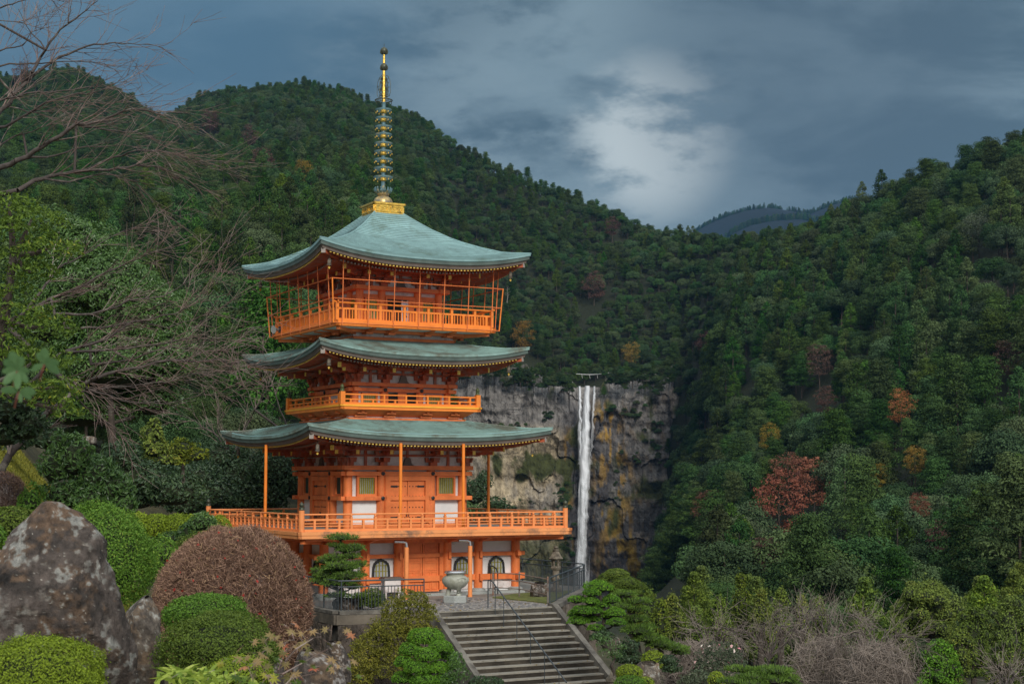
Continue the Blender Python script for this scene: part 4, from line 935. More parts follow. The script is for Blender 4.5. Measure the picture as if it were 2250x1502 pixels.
for e in ((-1,-1),(1,-1),(-1,1),(1,1)): mb.bar((e[0]*4.1,e[1]*4.1,-2.3),(e[0]*5.5,e[1]*5.5,-2.2),.16,.2)
PB(mb,'corner_bracket_arm',M['verm'])
for sd_ in SIDES:
    mb=MB();mb.rot=sd_;s=5.56
    mb.b(-s+.1,s-.1,-s-.05,-s+.05,-1.86,-1.77);mb.b(-s+.1,s-.1,-s-.035,-s+.035,-1.46,-1.395)
    for z in (-1.56,-1.66): mb.b(-s+.1,s-.1,-s-.012,-s+.012,z-.016,z+.016)
    xs=np.linspace(-s+.5,s-.5,22)
    for i in range(0,22,2): mb.b(xs[i]-.04,xs[i]+.04,-s-.045,-s+.045,-1.77,-1.46)
    rl=PB(mb,'railing',M['pale'],fl)
    mb=MB();mb.rot=sd_;mb.tube([(-s,-s,-1.235),(s,-s,-1.235)],.032,10);PB(mb,'top_rail',M['pale'],rl,True)
    for i in range(1,22,2):
        mb=MB();mb.rot=sd_;mb.b(xs[i]-.045,xs[i]+.045,-s-.05,-s+.05,-1.77,-1.33);mb.lathe([(.03,-1.33),(.05,-1.30),(.05,-1.27),(.035,-1.25)],(xs[i],-s,0),8);PB(mb,'rail_post',M['pale'],rl)
    mb=MB();mb.rot=sd_;mb.lathe([(.105,-1.86),(.105,-1.08)],(-s,-s,0),16);cp=PB(mb,'corner_post',M['pale'],fl,True);giboshi(-s,-s,-1.08,.10,sd_,cp,'darkbronze')
# middle balcony
mb=MB();mb.b(-3.0,3.0,-3.0,3.0,2.8,2.955);fl=PB(mb,'balcony_floor',M['amber'])
mb=MB()
for sd_ in SIDES: mb.rot=sd_;mb.b(-3.10,3.10,-3.10,-2.95,2.885,2.958)
PB(mb,'balcony_edge',M['yell'],fl)
mb=MB()
for sd_ in SIDES: mb.rot=sd_;mb.b(-3.06,3.06,-3.06,-2.9,2.775,2.883)
PB(mb,'balcony_edge',M['amber'],fl)
mb=MB()
for sd_ in SIDES:
    mb.rot=sd_;mb.b(-2.62,2.62,-2.62,-2.5,2.36,2.47)
    V=[(-2.5,-2.5,2.52),(2.5,-2.5,2.52),(2.9,-2.9,2.775),(-2.9,-2.9,2.775)];mb.add(V,[(0,1,2,3)])
    for x in (-2.04,-.8,.8,2.04): mb.b(x-.25,x+.25,-2.66,-2.5,2.5,2.57);mb.bar((x,-2.4,2.6),(x,-2.86,2.72),.12,.12);mb.b(x-.2,x+.2,-2.82,-2.74,2.62,2.68)
PB(mb,'balcony_bracket_arm',M['verm'])
mb=MB();mb.b(-2.5,2.5,-2.5,2.5,2.3,2.53);PB(mb,'plaster_band',M['oldplaster'])
for sd_ in SIDES:
    s=2.96;mb=MB();mb.rot=sd_;mb.b(-s,s,-s-.04,-s+.04,2.958,3.05);mb.b(-s,s,-s-.03,-s+.03,3.145,3.19)
    xs=np.linspace(-s+.35,s-.35,12)
    for i in range(0,12,2): mb.b(xs[i]-.035,xs[i]+.035,-s-.04,-s+.04,3.05,3.15)
    rl=PB(mb,'railing',M['amber'],fl)
    mb=MB();mb.rot=sd_;mb.b(-s,s,-s-.03,-s+.03,3.335,3.385);PB(mb,'top_rail',M['amber'],rl)
    for i in range(1,12,2):
        mb=MB();mb.rot=sd_;mb.b(xs[i]-.035,xs[i]+.035,-s-.035,-s+.035,3.05,3.34);PB(mb,'rail_post',M['amber'],rl)
    mb=MB();mb.rot=sd_;mb.box((-s,-s,3.21),(.19,.19,.5));cp=PB(mb,'corner_post',M['amber'],fl);giboshi(-s,-s,3.46,.085,sd_,cp,'giboshi')
# top balcony
mb=MB();mb.b(-3.4,3.4,-3.4,3.4,6.0,6.17);fl=PB(mb,'balcony_floor',M['amber'])
mb=MB()
for sd_ in SIDES: mb.rot=sd_;mb.b(-3.52,3.52,-3.52,-3.38,6.09,6.172);mb.b(-3.46,3.46,-3.46,-3.3,5.97,6.088)
PB(mb,'balcony_edge',M['amber'],fl)
mb=MB()
for sd_ in SIDES:
    mb.rot=sd_;mb.b(-2.30,2.30,-2.30,-2.2,5.56,5.71)
    for x in (-1.76,-.8,.8,1.76):
        V=[(x-.08,-2.2,6.0),(x+.08,-2.2,6.0),(x+.08,-3.3,6.0),(x-.08,-3.3,6.0),(x-.08,-2.2,5.8),(x+.08,-2.2,5.8),(x+.08,-3.3,5.93),(x-.08,-3.3,5.93)]
        mb.add(V,[(0,1,2,3),(7,6,5,4),(0,4,5,1),(1,5,6,2),(2,6,7,3),(3,7,4,0)]);mb.b(x-.14,x+.14,-2.85,-2.7,5.77,5.85)
    mb.b(-2.6,2.6,-2.62,-2.5,5.84,5.96)
for e in ((-1,-1),(1,-1),(-1,1),(1,1)): mb.bar((e[0]*2.1,e[1]*2.1,5.85),(e[0]*3.3,e[1]*3.3,5.92),.16,.14)
PB(mb,'balcony_bracket_arm',M['verm'])
mb=MB();mb.b(-2.2,2.2,-2.2,2.2,5.5,5.86);PB(mb,'plaster_band',M['oldplaster'])
mb=MB();mb.b(-3.28,3.28,-3.28,3.28,5.965,5.998);PB(mb,'balcony_soffit',M['plaster'],fl)
for sd_ in SIDES:
    s=3.38;mb=MB();mb.rot=sd_;mb.b(-s,s,-s-.045,-s+.045,6.173,6.27);mb.b(-s-.06,s+.06,-s-.035,-s+.035,6.62,6.69)
    xs=np.linspace(-s+.25,s-.25,13)
    for i in range(12):
        for f in (.25,.5,.75): x=xs[i]*(1-f)+xs[i+1]*f;mb.b(x-.018,x+.018,-s-.018,-s+.018,6.27,6.62)
    for i in range(0,13,2): mb.b(xs[i]-.05,xs[i]+.05,-s-.045,-s+.045,6.27,6.62)
    rl=PB(mb,'railing',M['amber'],fl)
    mb=MB();mb.rot=sd_;mb.tube([(-s-.14,-s,6.93),(-s,-s,6.88),(s,-s,6.88),(s+.14,-s,6.93)],.036,8);PB(mb,'top_rail',M['amber'],rl,True)
    for i in range(1,13,2):
        mb=MB();mb.rot=sd_;mb.b(xs[i]-.05,xs[i]+.05,-s-.045,-s+.045,6.27,6.84);PB(mb,'rail_post',M['amber'],rl)
    mb=MB();mb.rot=sd_;mb.box((-s,-s,6.55),(.12,.12,.7));PB(mb,'corner_post',M['amber'],fl)
# protective pipe cage
def cg(z): return 3.61+(z-6.07)/(7.77-6.07)*.12
cage=None
for sd_ in SIDES:
    mb=MB();mb.rot=sd_
    for z in (6.07,7.0,7.77): s=cg(z);mb.tube([(-s,-s,z),(s,-s,z)],.017 if z<7.5 else .02,6)
    o=PB(mb,'safety_cage',M['verm'])
    for x in np.linspace(-3.25,3.25,7):
        mb=MB();mb.rot=sd_;mb.tube([(x,-cg(6.0),6.0),(x*1.01,-cg(8.45)+.02,8.52)],.019,6);PB(mb,'cage_pole',M['verm'],o)
    mb=MB();mb.rot=sd_;mb.tube([(-cg(6.05),-cg(6.05),6.05),(-cg(7.77),-cg(7.77),7.79)],.026,6);PB(mb,'cage_pole',M['amber'],o)
# ---- rain pipes
for x,y,z1 in ((-1.38,-5.02,1.42),(1.29,-5.02,1.42),(-5.02,-.1,1.42),(5.02,0,1.42)):
    mb=MB();mb.tube([(x,y,z1),(x,y,-1.87)],.062,12);PB(mb,'rain_pipe',M['amber'],smooth=True)
for x in (-1.29,1.40):
    mb=MB();mb.tube([(x,-5.4,-2.5),(x,-5.4,-4.5)],.085,14);p=PB(mb,'rain_pipe',M['pale'],smooth=True)
    mb=MB();mb.tube([(x-.5,-5.4,-2.28),(x-.12,-5.4,-2.30),(x-.02,-5.4,-2.34),(x,-5.4,-2.5)],.055,10);PB(mb,'pipe_elbow',M['steel'],p,True)
    mb=MB();mb.lathe([(.02,-2.2),(.16,-2.18),(.16,-2.13)],(x-.5,-5.4,0),10);PB(mb,'pipe_hopper',M['black'],p)
# ---- finial spire
sp=MB();s=.66;sp.b(-s,s,-s,s,11.03,11.42);o=sp.build('spire',M['gold'],pag,zoff=-ZG)
mb=MB()
for sd_ in SIDES:
    mb.rot=sd_;mb.b(-.73,.73,-.73,-.66,11.42,11.5);mb.b(-.69,.69,-.69,-.66,11.0,11.08)
    for x in (-.33,.33): mb.ring([(x-.28,11.12),(x+.28,11.12),(x+.28,11.38),(x-.28,11.38)],[(x-.23,11.17),(x+.23,11.17),(x+.23,11.33),(x-.23,11.33)],-.70,-.66);mb.ring([(x-.09,11.16),(x+.09,11.16),(x+.13,11.25),(x,11.33),(x-.13,11.25)],[(x-.05,11.19),(x+.05,11.19),(x+.07,11.25),(x,11.29),(x-.07,11.25)],-.69,-.66)
mb.b(-.66,.66,-.66,.66,11.42,11.48);PB(mb,'spire_base_relief',M['gold'],o)
mb=MB();prof=[(.40,11.5),(.41,11.56),(.40,11.66),(.34,11.78),(.24,11.85),(.22,11.88)];mb.lathe(prof,n=24);mb.lathe([(.12,11.86),(.24,11.9),(.27,11.98),(.24,12.02),(.14,12.04)],n=24)
PB(mb,'lotus_dome',paint('weathered_gilt_dome',(.50,.36,.15),.4,.4,8,metal=.6,stain=(.20,.19,.17),stain_amt=.5),o,True)
mb=MB()
for i in range(14):
    a=2*pi*i/14;c_,s_=cos(a),sin(a);mb.tube([(.24*c_,.24*s_,12.02),(.33*c_,.33*s_,12.1),(.36*c_,.36*s_,12.2),(.33*c_,.33*s_,12.26)],[.045,.05,.04,.012],5)
PB(mb,'petal_crown',M['verdigris'],o)
mb=MB();mb.tube([(0,0,12.0),(0,0,15.9)],.088,12);PB(mb,'spire_pole',M['verdigris'],o,True)
mb=MB();mb.tube([(0,0,15.6),(0,0,16.6),(0,0,17.3),(0,0,17.95)],[.085,.075,.06,.05],12);PB(mb,'spire_pole',M['gold'],o,True)
zr=[12.67,13.05,13.42,13.77,14.12,14.50,14.83,15.2,15.56]
for i,z in enumerate(zr):
    r=.40-.07*i/8;mb=MB();P=[(r,z-.028),(r+.012,z+.035),(r-.012,z+.042),(r-.03,z-.028)];n=32
    V=[(q*cos(2*pi*j/n),q*sin(2*pi*j/n),zz) for q,zz in P for j in range(n)];F=[(a*n+j,a*n+(j+1)%n,((a+1)%4)*n+(j+1)%n,((a+1)%4)*n+j) for a in range(4) for j in range(n)];mb.add(V,F)
    for j in range(8): a=2*pi*j/8;mb.tube([(.08*cos(a),.08*sin(a),z),(r*cos(a),r*sin(a),z)],.018,4)
    rg=PB(mb,'spire_ring',M['verdigris'],o)
    mb=MB();mb.lathe([(.085,z-.16),(.14,z-.12),(.14,z-.04),(.09,z+.02)],n=16)
    for j in range(8): a=2*pi*j/8+.2;mb.lathe([(.006,z-.06),(.022,z-.08),(.026,z-.13)],(r*.97*cos(a),r*.97*sin(a),0),6)
    mb.build('ring_hub_and_bells',M['gold'],pag,zoff=-ZG).parent=o
# water-flame ornament: four pierced wings
rr=np.random.default_rng(3);mb=MB()
for a in (0,pi/2,pi,3*pi/2):
    c_,s_=cos(a+.6),sin(a+.6)
    prof=[(.1,16.12),(.28,16.14),(.33,16.3),(.33,16.6),(.30,16.8),(.22,16.98),(.1,17.05)]
    mb.tube([(x*c_,x*s_,z) for x,z in prof],.013,4)
    for k in range(26):
        z=rr.uniform(16.15,16.95);xm=.31 if z<16.75 else .22;x=rr.uniform(.08,xm-.03);q=rr.uniform(.03,.055);t0=rr.uniform(0,6.28)
        mb.tube([((x+q*cos(t0+t))*c_,(x+q*cos(t0+t))*s_,z+q*sin(t0+t)) for t in np.linspace(0,4.6,7)],.009,3,caps=False)
PB(mb,'flame_ornament',M['darkbronze'],o)
mb=MB();n=28;mb.tube([(.36*cos(2*pi*j/n),.36*sin(2*pi*j/n),15.98) for j in range(n+1)],.022,6)
for j in range(6): a=2*pi*j/6;mb.tube([(.06*cos(a),.06*sin(a),15.98),(.36*cos(a),.36*sin(a),15.98)],.012,4);mb.tube([(.36*cos(a),.36*sin(a),15.97),(.36*cos(a),.36*sin(a),15.85)],.014,4)
PB(mb,'flame_ring',M['darkbronze'],o)
for z in (17.42,18.11):
    mb=MB();mb.lathe([(.05,z-.17),(.1,z-.13),(.14,z-.06),(.15,z),(.13,z+.09),(.07,z+.14),(.02,z+.17)],n=14)
    for j in range(8): a=2*pi*j/8;mb.tube([(.1*cos(a),.1*sin(a),z-.13),(.15*cos(a),.15*sin(a),z-.06),(.16*cos(a),.16*sin(a),z+.04)],[.03,.04,.008],4)
    PB(mb,'jewel',M['darkbronze'],o,True)
mb=MB();mb.tube([(0,0,18.2),(0,0,18.42)],.012,5);PB(mb,'lightning_rod',M['darkbronze'],o)
# loudspeakers on the left end of the top balcony
p=W(-3.44,2.9,6.3);t=empty('loudspeaker',(p[0],p[1],6.2),PA,label='small grey horn loudspeaker at the left end of the top balcony rail',cat='loudspeaker')
mb=MB();mb.tube([(-.02,0,.15),(-.12,-.02,.15),(-.22,-.05,.14),(-.30,-.08,.13)],[.04,.05,.09,.17],12);mb.build('horn',M['stone'],t,True);mb=MB();mb.box((.05,0,.15),(.16,.16,.28));mb.build('driver_box',M['rail'],t)
print('pagoda',round(time.time()-T0,1))
# ================================================================= TERRACE AND STAIRS (pagoda-local x, y)
def LP(P,z): return [tuple(W(x,y,z)) for x,y in P]
def slab(name,P,z0,z1,mats,parent=None,top=0,side=0,kind=None,**kw):
    n=len(P);mb=MB();mb.add(LP(P,z0)+LP(P,z1),[tuple(range(n,2*n))],top);mb.add(LP(P,z0)+LP(P,z1),[(i,(i+1)%n,(i+1)%n+n,i+n) for i in range(n)],side);o=mb.build(name,mats,parent)
    if kind: tag(o,kind=kind)
    return tag(o,**kw)
TP=[(-5.95,-10.2),(-3.02,-10.62),(-2.95,-11.0),(1.95,-11.0),(2.05,-10.6),(7.85,-3.4),(8.0,2.5),(7,9),(-9,9),(-9.5,-4),(-6.0,-6.7)]
slab('terrace',TP,-9,-4.44,[M['path'],M['concrete']],top=0,side=1,kind='structure')
slab('terrace_paving',[(-2.9,-10.98),(1.85,-10.98),(2.3,-10.2),(2.15,-9.7),(1.6,-6.6),(.9,-5.9),(-3.6,-7.2),(-4.0,-9.8),(-3.0,-10.5)],-4.44,-4.428,[M['flags']],kind='structure')
slab('grass_patch',[(2.35,-9.9),(2.2,-8.2),(1.85,-6.4),(3.3,-5.3),(5.2,-4.6),(6.4,-4.6),(2.6,-9.6)],-4.44,-4.40,[M['grass']],kind='structure')
# coping and rough stone below on the left
def course(name,P,w,z0,z1,mat,**kw):
    mb=MB()
    for a,b in zip(P[:-1],P[1:]): mb.bar(W(*a,(z0+z1)/2),W(*b,(z0+z1)/2),w,z1-z0)
    return tag(mb.build(name,mat),**kw)
course('retaining_wall_coping',[(-6.05,-6.7),(-6.02,-10.2)],.34,-4.44,-4.33,M['concrete'],kind='structure')
course('retaining_wall_coping',[(-6.0,-10.27),(-3.05,-10.72)],.34,-4.45,-4.335,M['concrete'],kind='structure')
course('retaining_wall_coping',[(2.1,-10.7),(7.95,-3.45)],.32,-4.52,-4.36,M['concrete'],kind='structure')
course('retaining_wall',[(-6.15,-6.6),(-6.12,-10.35),(-3.1,-10.82)],.16,-4.78,-4.46,M['riser'],kind='structure')
def rockface(name,a,b,z0,z1,amp,seed,col1,col2,**kw):
    nu,nv=120,60;u=np.linspace(0,1,nu);v=np.linspace(0,1,nv);U,Vv=np.meshgrid(u,v);A=np.array(W(*a,0));B=np.array(W(*b,0));d=norm(B-A);nrm=np.array([d[1],-d[0],0]);Ln=np.linalg.norm(B-A)
    Z=z0+(z1-z0)*Vv;s=U*Ln;dp=(fbm(s*2.2,Z*1.0,0*s,seed,4)-.35)*amp+np.where(vnoise(s*1.5,Z*.8,0*s,seed+5)>.5,.09,0)
    P=A+(B-A)*U[...,None]+nrm*dp[...,None];P[...,2]=Z;n=fbm(s*5,Z*2,0*s,seed+9,4)[...,None]
    o=link(name,fastmesh(name,P.reshape(-1,3),grid_faces(nv,nu),vcol=(np.array(col1)*(1-n)+np.array(col2)*n).reshape(-1,3),smooth=False),M['cliff']);return tag(o,**kw)
M['rock']=tintmat('rough_rock',.9,1.,13,.6,stretch=(1,1,.7))
rockface('retaining_rock_wall',(-6.15,-6.5),(-6.15,-10.4),-7.8,-4.78,.5,71,(.03,.026,.022),(.13,.10,.08),kind='structure')
rockface('retaining_rock_wall',(-6.15,-10.4),(-2.95,-10.9),-7.8,-4.78,.5,72,(.03,.026,.022),(.13,.10,.08),kind='structure')
rockface('retaining_rock_wall',(2.1,-10.75),(8.0,-3.4),-8.5,-4.5,.6,73,(.06,.05,.04),(.2,.165,.13),kind='structure')
# stairs
NS=16;RI=.178;TR=.312;ZT=-4.43
st=empty('stone_staircase',W(-.5,-11.0-NS*TR,ZT-NS*RI),PA,label='wide weathered concrete stairway leading up to the pagoda terrace',cat='stairs')
def loc_of(mb,name,mats,parent,o0):   # build world-aligned local geometry under an empty at local point o0
    for i in range(len(mb.V)): mb.V[i]=mb.V[i]-np.array(o0)
    return mb.build(name,mats,parent)
so=(-.5,-11.0-NS*TR,ZT-NS*RI)
for i in range(NS):
    y0=-11.0-i*TR;z=ZT-i*RI;mb=MB()
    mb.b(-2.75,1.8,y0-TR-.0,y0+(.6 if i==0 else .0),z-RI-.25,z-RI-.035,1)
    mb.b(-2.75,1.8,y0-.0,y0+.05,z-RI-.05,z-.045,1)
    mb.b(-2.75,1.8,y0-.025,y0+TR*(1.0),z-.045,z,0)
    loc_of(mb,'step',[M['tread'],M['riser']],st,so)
for x0,x1 in ((-2.97,-2.75),(1.8,2.02)):
    yb=-11.0-NS*TR;zb=ZT-NS*RI;mb=MB();V=[]
    for x in (x0,x1): V+=[(x,-10.7,ZT+.10),(x,-11.02,ZT+.10),(x,yb,zb+.16),(x,yb,zb-1.2),(x,-10.7,zb-1.2)]
    mb.add(V,[(0,1,2,3,4),(9,8,7,6,5),(0,5,6,1),(1,6,7,2),(2,7,8,3),(3,8,9,4),(4,9,5,0)]);loc_of(mb,'side_wall',M['concrete'],st,so)
# handrail down the middle
hx=-.55;hr=empty('stair_handrail',W(hx,-10.9,ZT),PA,label='thin dark metal handrail running down the middle of the stairs',cat='handrail');ho=(hx,-10.9,ZT)
mb=MB();mb.tube([(hx,-10.62,ZT+.02),(hx,-10.62,ZT+.93),(hx,-10.66,ZT+.97),(hx,-10.86,ZT+.97),(hx,-10.98,ZT+.93),(hx,-11-NS*TR,ZT-NS*RI+.93-.02)],.022,8);loc_of(mb,'rail',M['rail'],hr,ho)
for i in (1,3,6,9,12,15):
    y=-11-i*TR+TR*.5;z=ZT-i*RI;mb=MB();mb.tube([(hx,y,z),(hx,y,z+.93+RI*.45)],.014,6);loc_of(mb,'rail_post',M['rail'],hr,ho)
rl_=np.random.default_rng(12);fl_=[];fn_=[]
for k in range(420):
    if k<230: i=rl_.integers(0,NS);x=rl_.uniform(-2.7,1.75);fl_.append(W(x,-11-i*TR-TR*rl_.uniform(.05,.95),ZT-i*RI+.012))
    else: fl_.append(W(rl_.uniform(-3.5,2.2),rl_.uniform(-10.9,-6.2),-4.415))
V,F=leaves(np.array(fl_),np.tile([0,0,1.],(420,1)),.07,.7,.25,'flat',rl_);tag(link('fallen_leaves',fastmesh('fallen_leaves',V,F,face=rl_.uniform(0,1,420)),M['fgold']),'small yellow brown fallen leaves scattered over the steps and paving','fallen leaves',kind='stuff')
# small stone cap on the newel at the foot of the right stair wall
def atw(px,py,Y): return at(px,py,Y)
p=at(1343,1502,46.5);t=empty('stone_newel',p-np.array([0,0,.25]),label='weathered stone newel post with a pointed bud cap at the right foot of stairs',cat='newel post')
mb=MB();mb.lathe([(.25,-.6),(.25,.02),(.27,.05),(.27,.12),(.2,.16)],n=8);mb.build('post',M['lantern'],t);mb=MB();mb.lathe([(.12,.16),(.2,.19),(.2,.22),(.10,.25),(.09,.29),(.16,.33),(.17,.39),(.13,.46),(.05,.52),(.02,.6),(.004,.64)],n=14);mb.build('bud_cap',M['lantern'],t,True)
# ---- black fences
def fence(P,h,lab,posts,gap=.115,zb=ZG,name='metal_fence'):
    o0=(*P[0],zb);t=empty(name,W(*P[0],zb),PA,label=lab,cat='fence')
    for z,r,nm in ((h,.027,'top_rail'),(h-.2,.020,'lower_rail'),(.07,.016,'bottom_rail')):
        mb=MB();mb.tube([(x,y,zb+z) for x,y in P],r,8);loc_of(mb,nm,M['rail'],t,o0)
    mb=MB();D_=[0]
    for a,b in zip(P[:-1],P[1:]): D_.append(D_[-1]+math.dist(a,b))
    def pt(s):
        k=min(np.searchsorted(D_,s,side='right')-1,len(P)-2);f=(s-D_[k])/(D_[k+1]-D_[k]);return P[k][0]*(1-f)+P[k+1][0]*f,P[k][1]*(1-f)+P[k+1][1]*f
    n=int(D_[-1]/gap)
    for i in range(1,n): x,y=pt(D_[-1]*i/n);mb.bar((x,y,zb+.07),(x,y,zb+h-.2),.018,.018)
    loc_of(mb,'bar_infill',M['rail'],t,o0)
    for i in range(posts+1):
        x,y=pt(min(D_[-1]*i/posts,D_[-1]-1e-6));mb=MB();mb.tube([(x,y,zb),(x,y,zb+h)],.024,8);loc_of(mb,'fence_post',M['rail'],t,o0)
fence([(-7.6,-3.4),(-5.95,-6.7),(-5.95,-10.15),(-3.0,-10.58)],1.07,'dark grey metal fence round the pine on the left corner of the terrace',7)
fence([(2.05,-10.4),(7.75,-3.4)],.95,'black metal fence rising beside the right of the stairs to the lookout corner',6,gap=.24)
fence([(7.75,-3.3),(7.7,1.0),(7.55,5.2)],.97,'black metal fence along the far edge of terrace behind the stone lantern',5)
# looped barrier
o0=(2.95,-4.0,ZG);t=empty('loop_barrier',W(*o0),PA,label='black hoop shaped metal barrier standing by the right front pillars',cat='barrier')
mb=MB();y0,y1=-3.25,-4.75;mb.tube([(2.95,y0,ZG),(2.95,y0,ZG+.85),(2.95,y0-.06,ZG+.97),(2.95,y0-.25,ZG+1.05),(2.95,y0-.6,ZG+1.05),(2.95,y1+.4,ZG+1.05),(2.95,y1+.12,ZG+.97),(2.95,y1,ZG+.8),(2.95,y1,ZG)],.03,8);loc_of(mb,'hoop',M['black'],t,o0)
mb=MB();mb.tube([(2.95,y0,ZG+.16),(2.95,y1,ZG+.16)],.02,6);loc_of(mb,'lower_bar',M['black'],t,o0)
for y in (-3.55,-3.85,-4.15,-4.45): mb=MB();mb.tube([(2.95,y,ZG+.16),(2.95,y,ZG+1.05)],.014,6);loc_of(mb,'upright_bar',M['black'],t,o0)
# low weathered pipe rail across the grass
o0=(2.5,-5.5,ZG);PP=[(2.45,-5.3),(2.9,-6.6),(2.35,-9.75)];t=empty('pipe_rail',W(*o0),PA,label='low rusty pipe rail with three bars across the grass patch',cat='rail fence')
for z in (.30,.60,.86): mb=MB();mb.tube([(x,y,ZG+z) for x,y in PP],.02,7);loc_of(mb,'pipe',M['galv'],t,o0)
for x,y in PP: mb=MB();mb.tube([(x,y,ZG),(x,y,ZG+.93)],.032,8);mb.lathe([(.032,ZG+.93),(.02,ZG+.96)],(x,y,0),8);loc_of(mb,'fence_post',M['galv'],t,o0)
# incense burner
p=W(-.39,-7.72,ZG);t=empty('incense_burner',p,PA,label='round bellied stone incense burner on a hexagonal plinth before the pagoda door',cat='incense burner')
mb=MB();mb.lathe([(.47,0),(.47,.22),(.45,.25)],n=6);mb.build('plinth',M['stone'],t)
for k in range(3):
    a=2*pi*k/3+R(-90)-.0;c_,s_=cos(a),sin(a);mb=MB();mb.tube([(.27*c_,.27*s_,.24),(.26*c_,.26*s_,.32),(.22*c_,.22*s_,.48),(.26*c_,.26*s_,.62)],[.10,.085,.095,.15],10);mb.build('leg',M['burner'],t,True)
mb=MB();mb.lathe([(.05,.46),(.22,.48),(.38,.58),(.47,.70),(.49,.80),(.46,.89),(.38,.95),(.33,.97),(.33,1.02),(.37,1.04)],n=28);bo=mb.build('pot',M['burner'],t,True)
mb=MB();mb.lathe([(.37,1.03),(.40,1.05),(.41,1.09),(.37,1.13),(.34,1.12)],n=28);mb.build('steel_rim',M['steel'],t,True)
mb=MB();mb.lathe([(.001,1.06),(.33,1.07),(.335,1.10)],n=20);mb.build('sand_bed',paint('reddish_sand',(.30,.15,.10),.9),t)
for a0 in (-1.9,-.9):
    mb=MB();pts=[]
    for q in np.linspace(0,1,22): a=a0+.8*q;z=.80+.05*sin(q*18);rr_=.485;pts.append((rr_*cos(a),rr_*sin(a),z))
    mb.tube(pts,.014,5);mb.tube([(.487*cos(a0+q*.8),.487*sin(a0+q*.8),.88-.02*cos(q*6)) for q in np.linspace(0,1,8)],.01,4);mb.build('carved_band',M['burner'],bo)
# stone lantern
p=W(5.41,-5.07,ZG);t=empty('stone_lantern',p,PA,label='old lichen covered stone lantern near the lookout fence beside the waterfall',cat='stone lantern')
mb=MB();mb.lathe([(.28,0),(.28,.12),(.20,.2)],n=6);mb.build('base',M['lantern'],t);mb=MB();mb.lathe([(.14,.18),(.13,.45),(.16,.5),(.16,.55),(.13,.6),(.14,.86)],n=16);mb.build('shaft',M['lantern'],t,True)
mb=MB();mb.lathe([(.14,.84),(.2,.9),(.24,.96),(.23,1.0)],n=6);mb.build('platform',M['lantern'],t)
mb=MB()
for k in range(6): a=2*pi*k/6+.5;mb.box((.15*cos(a),.15*sin(a),1.14),(.06,.06,.28),rz=a)
mb.lathe([(.19,.99),(.19,1.03)],n=6);mb.lathe([(.19,1.25),(.19,1.30)],n=6);mb.build('fire_box',M['lantern'],t)
mb=MB();mb.lathe([(.31,1.31),(.33,1.33),(.24,1.42),(.17,1.55),(.13,1.60)],n=6);mb.build('roof',M['lantern'],t);mb=MB();mb.lathe([(.08,1.58),(.12,1.62),(.12,1.68),(.06,1.72),(.10,1.76),(.05,1.83)],n=10);mb.build('jewel',M['lantern'],t,True)
# offering box beside the ground storey window
p=W(-1.75,-5.0,ZG);t=empty('offering_box',p,PA,label='pale wooden offering box with a small dark roof under the left front window',cat='offering box')
mb=MB();mb.b(-.32,.32,-.2,.2,.25,.72);mb.build('box',M['oldplaster'],t)
for e in (-1,1): mb=MB();mb.b(e*.28-.04,e*.28+.04,-.18,.18,0,.25);mb.build('leg',M['oldplaster'],t)
mb=MB();mb.b(-.38,.38,-.26,.26,.72,.77);mb.b(-.34,.34,-.2,.2,.77,.80);mb.build('lid',M['eavewood'],t)
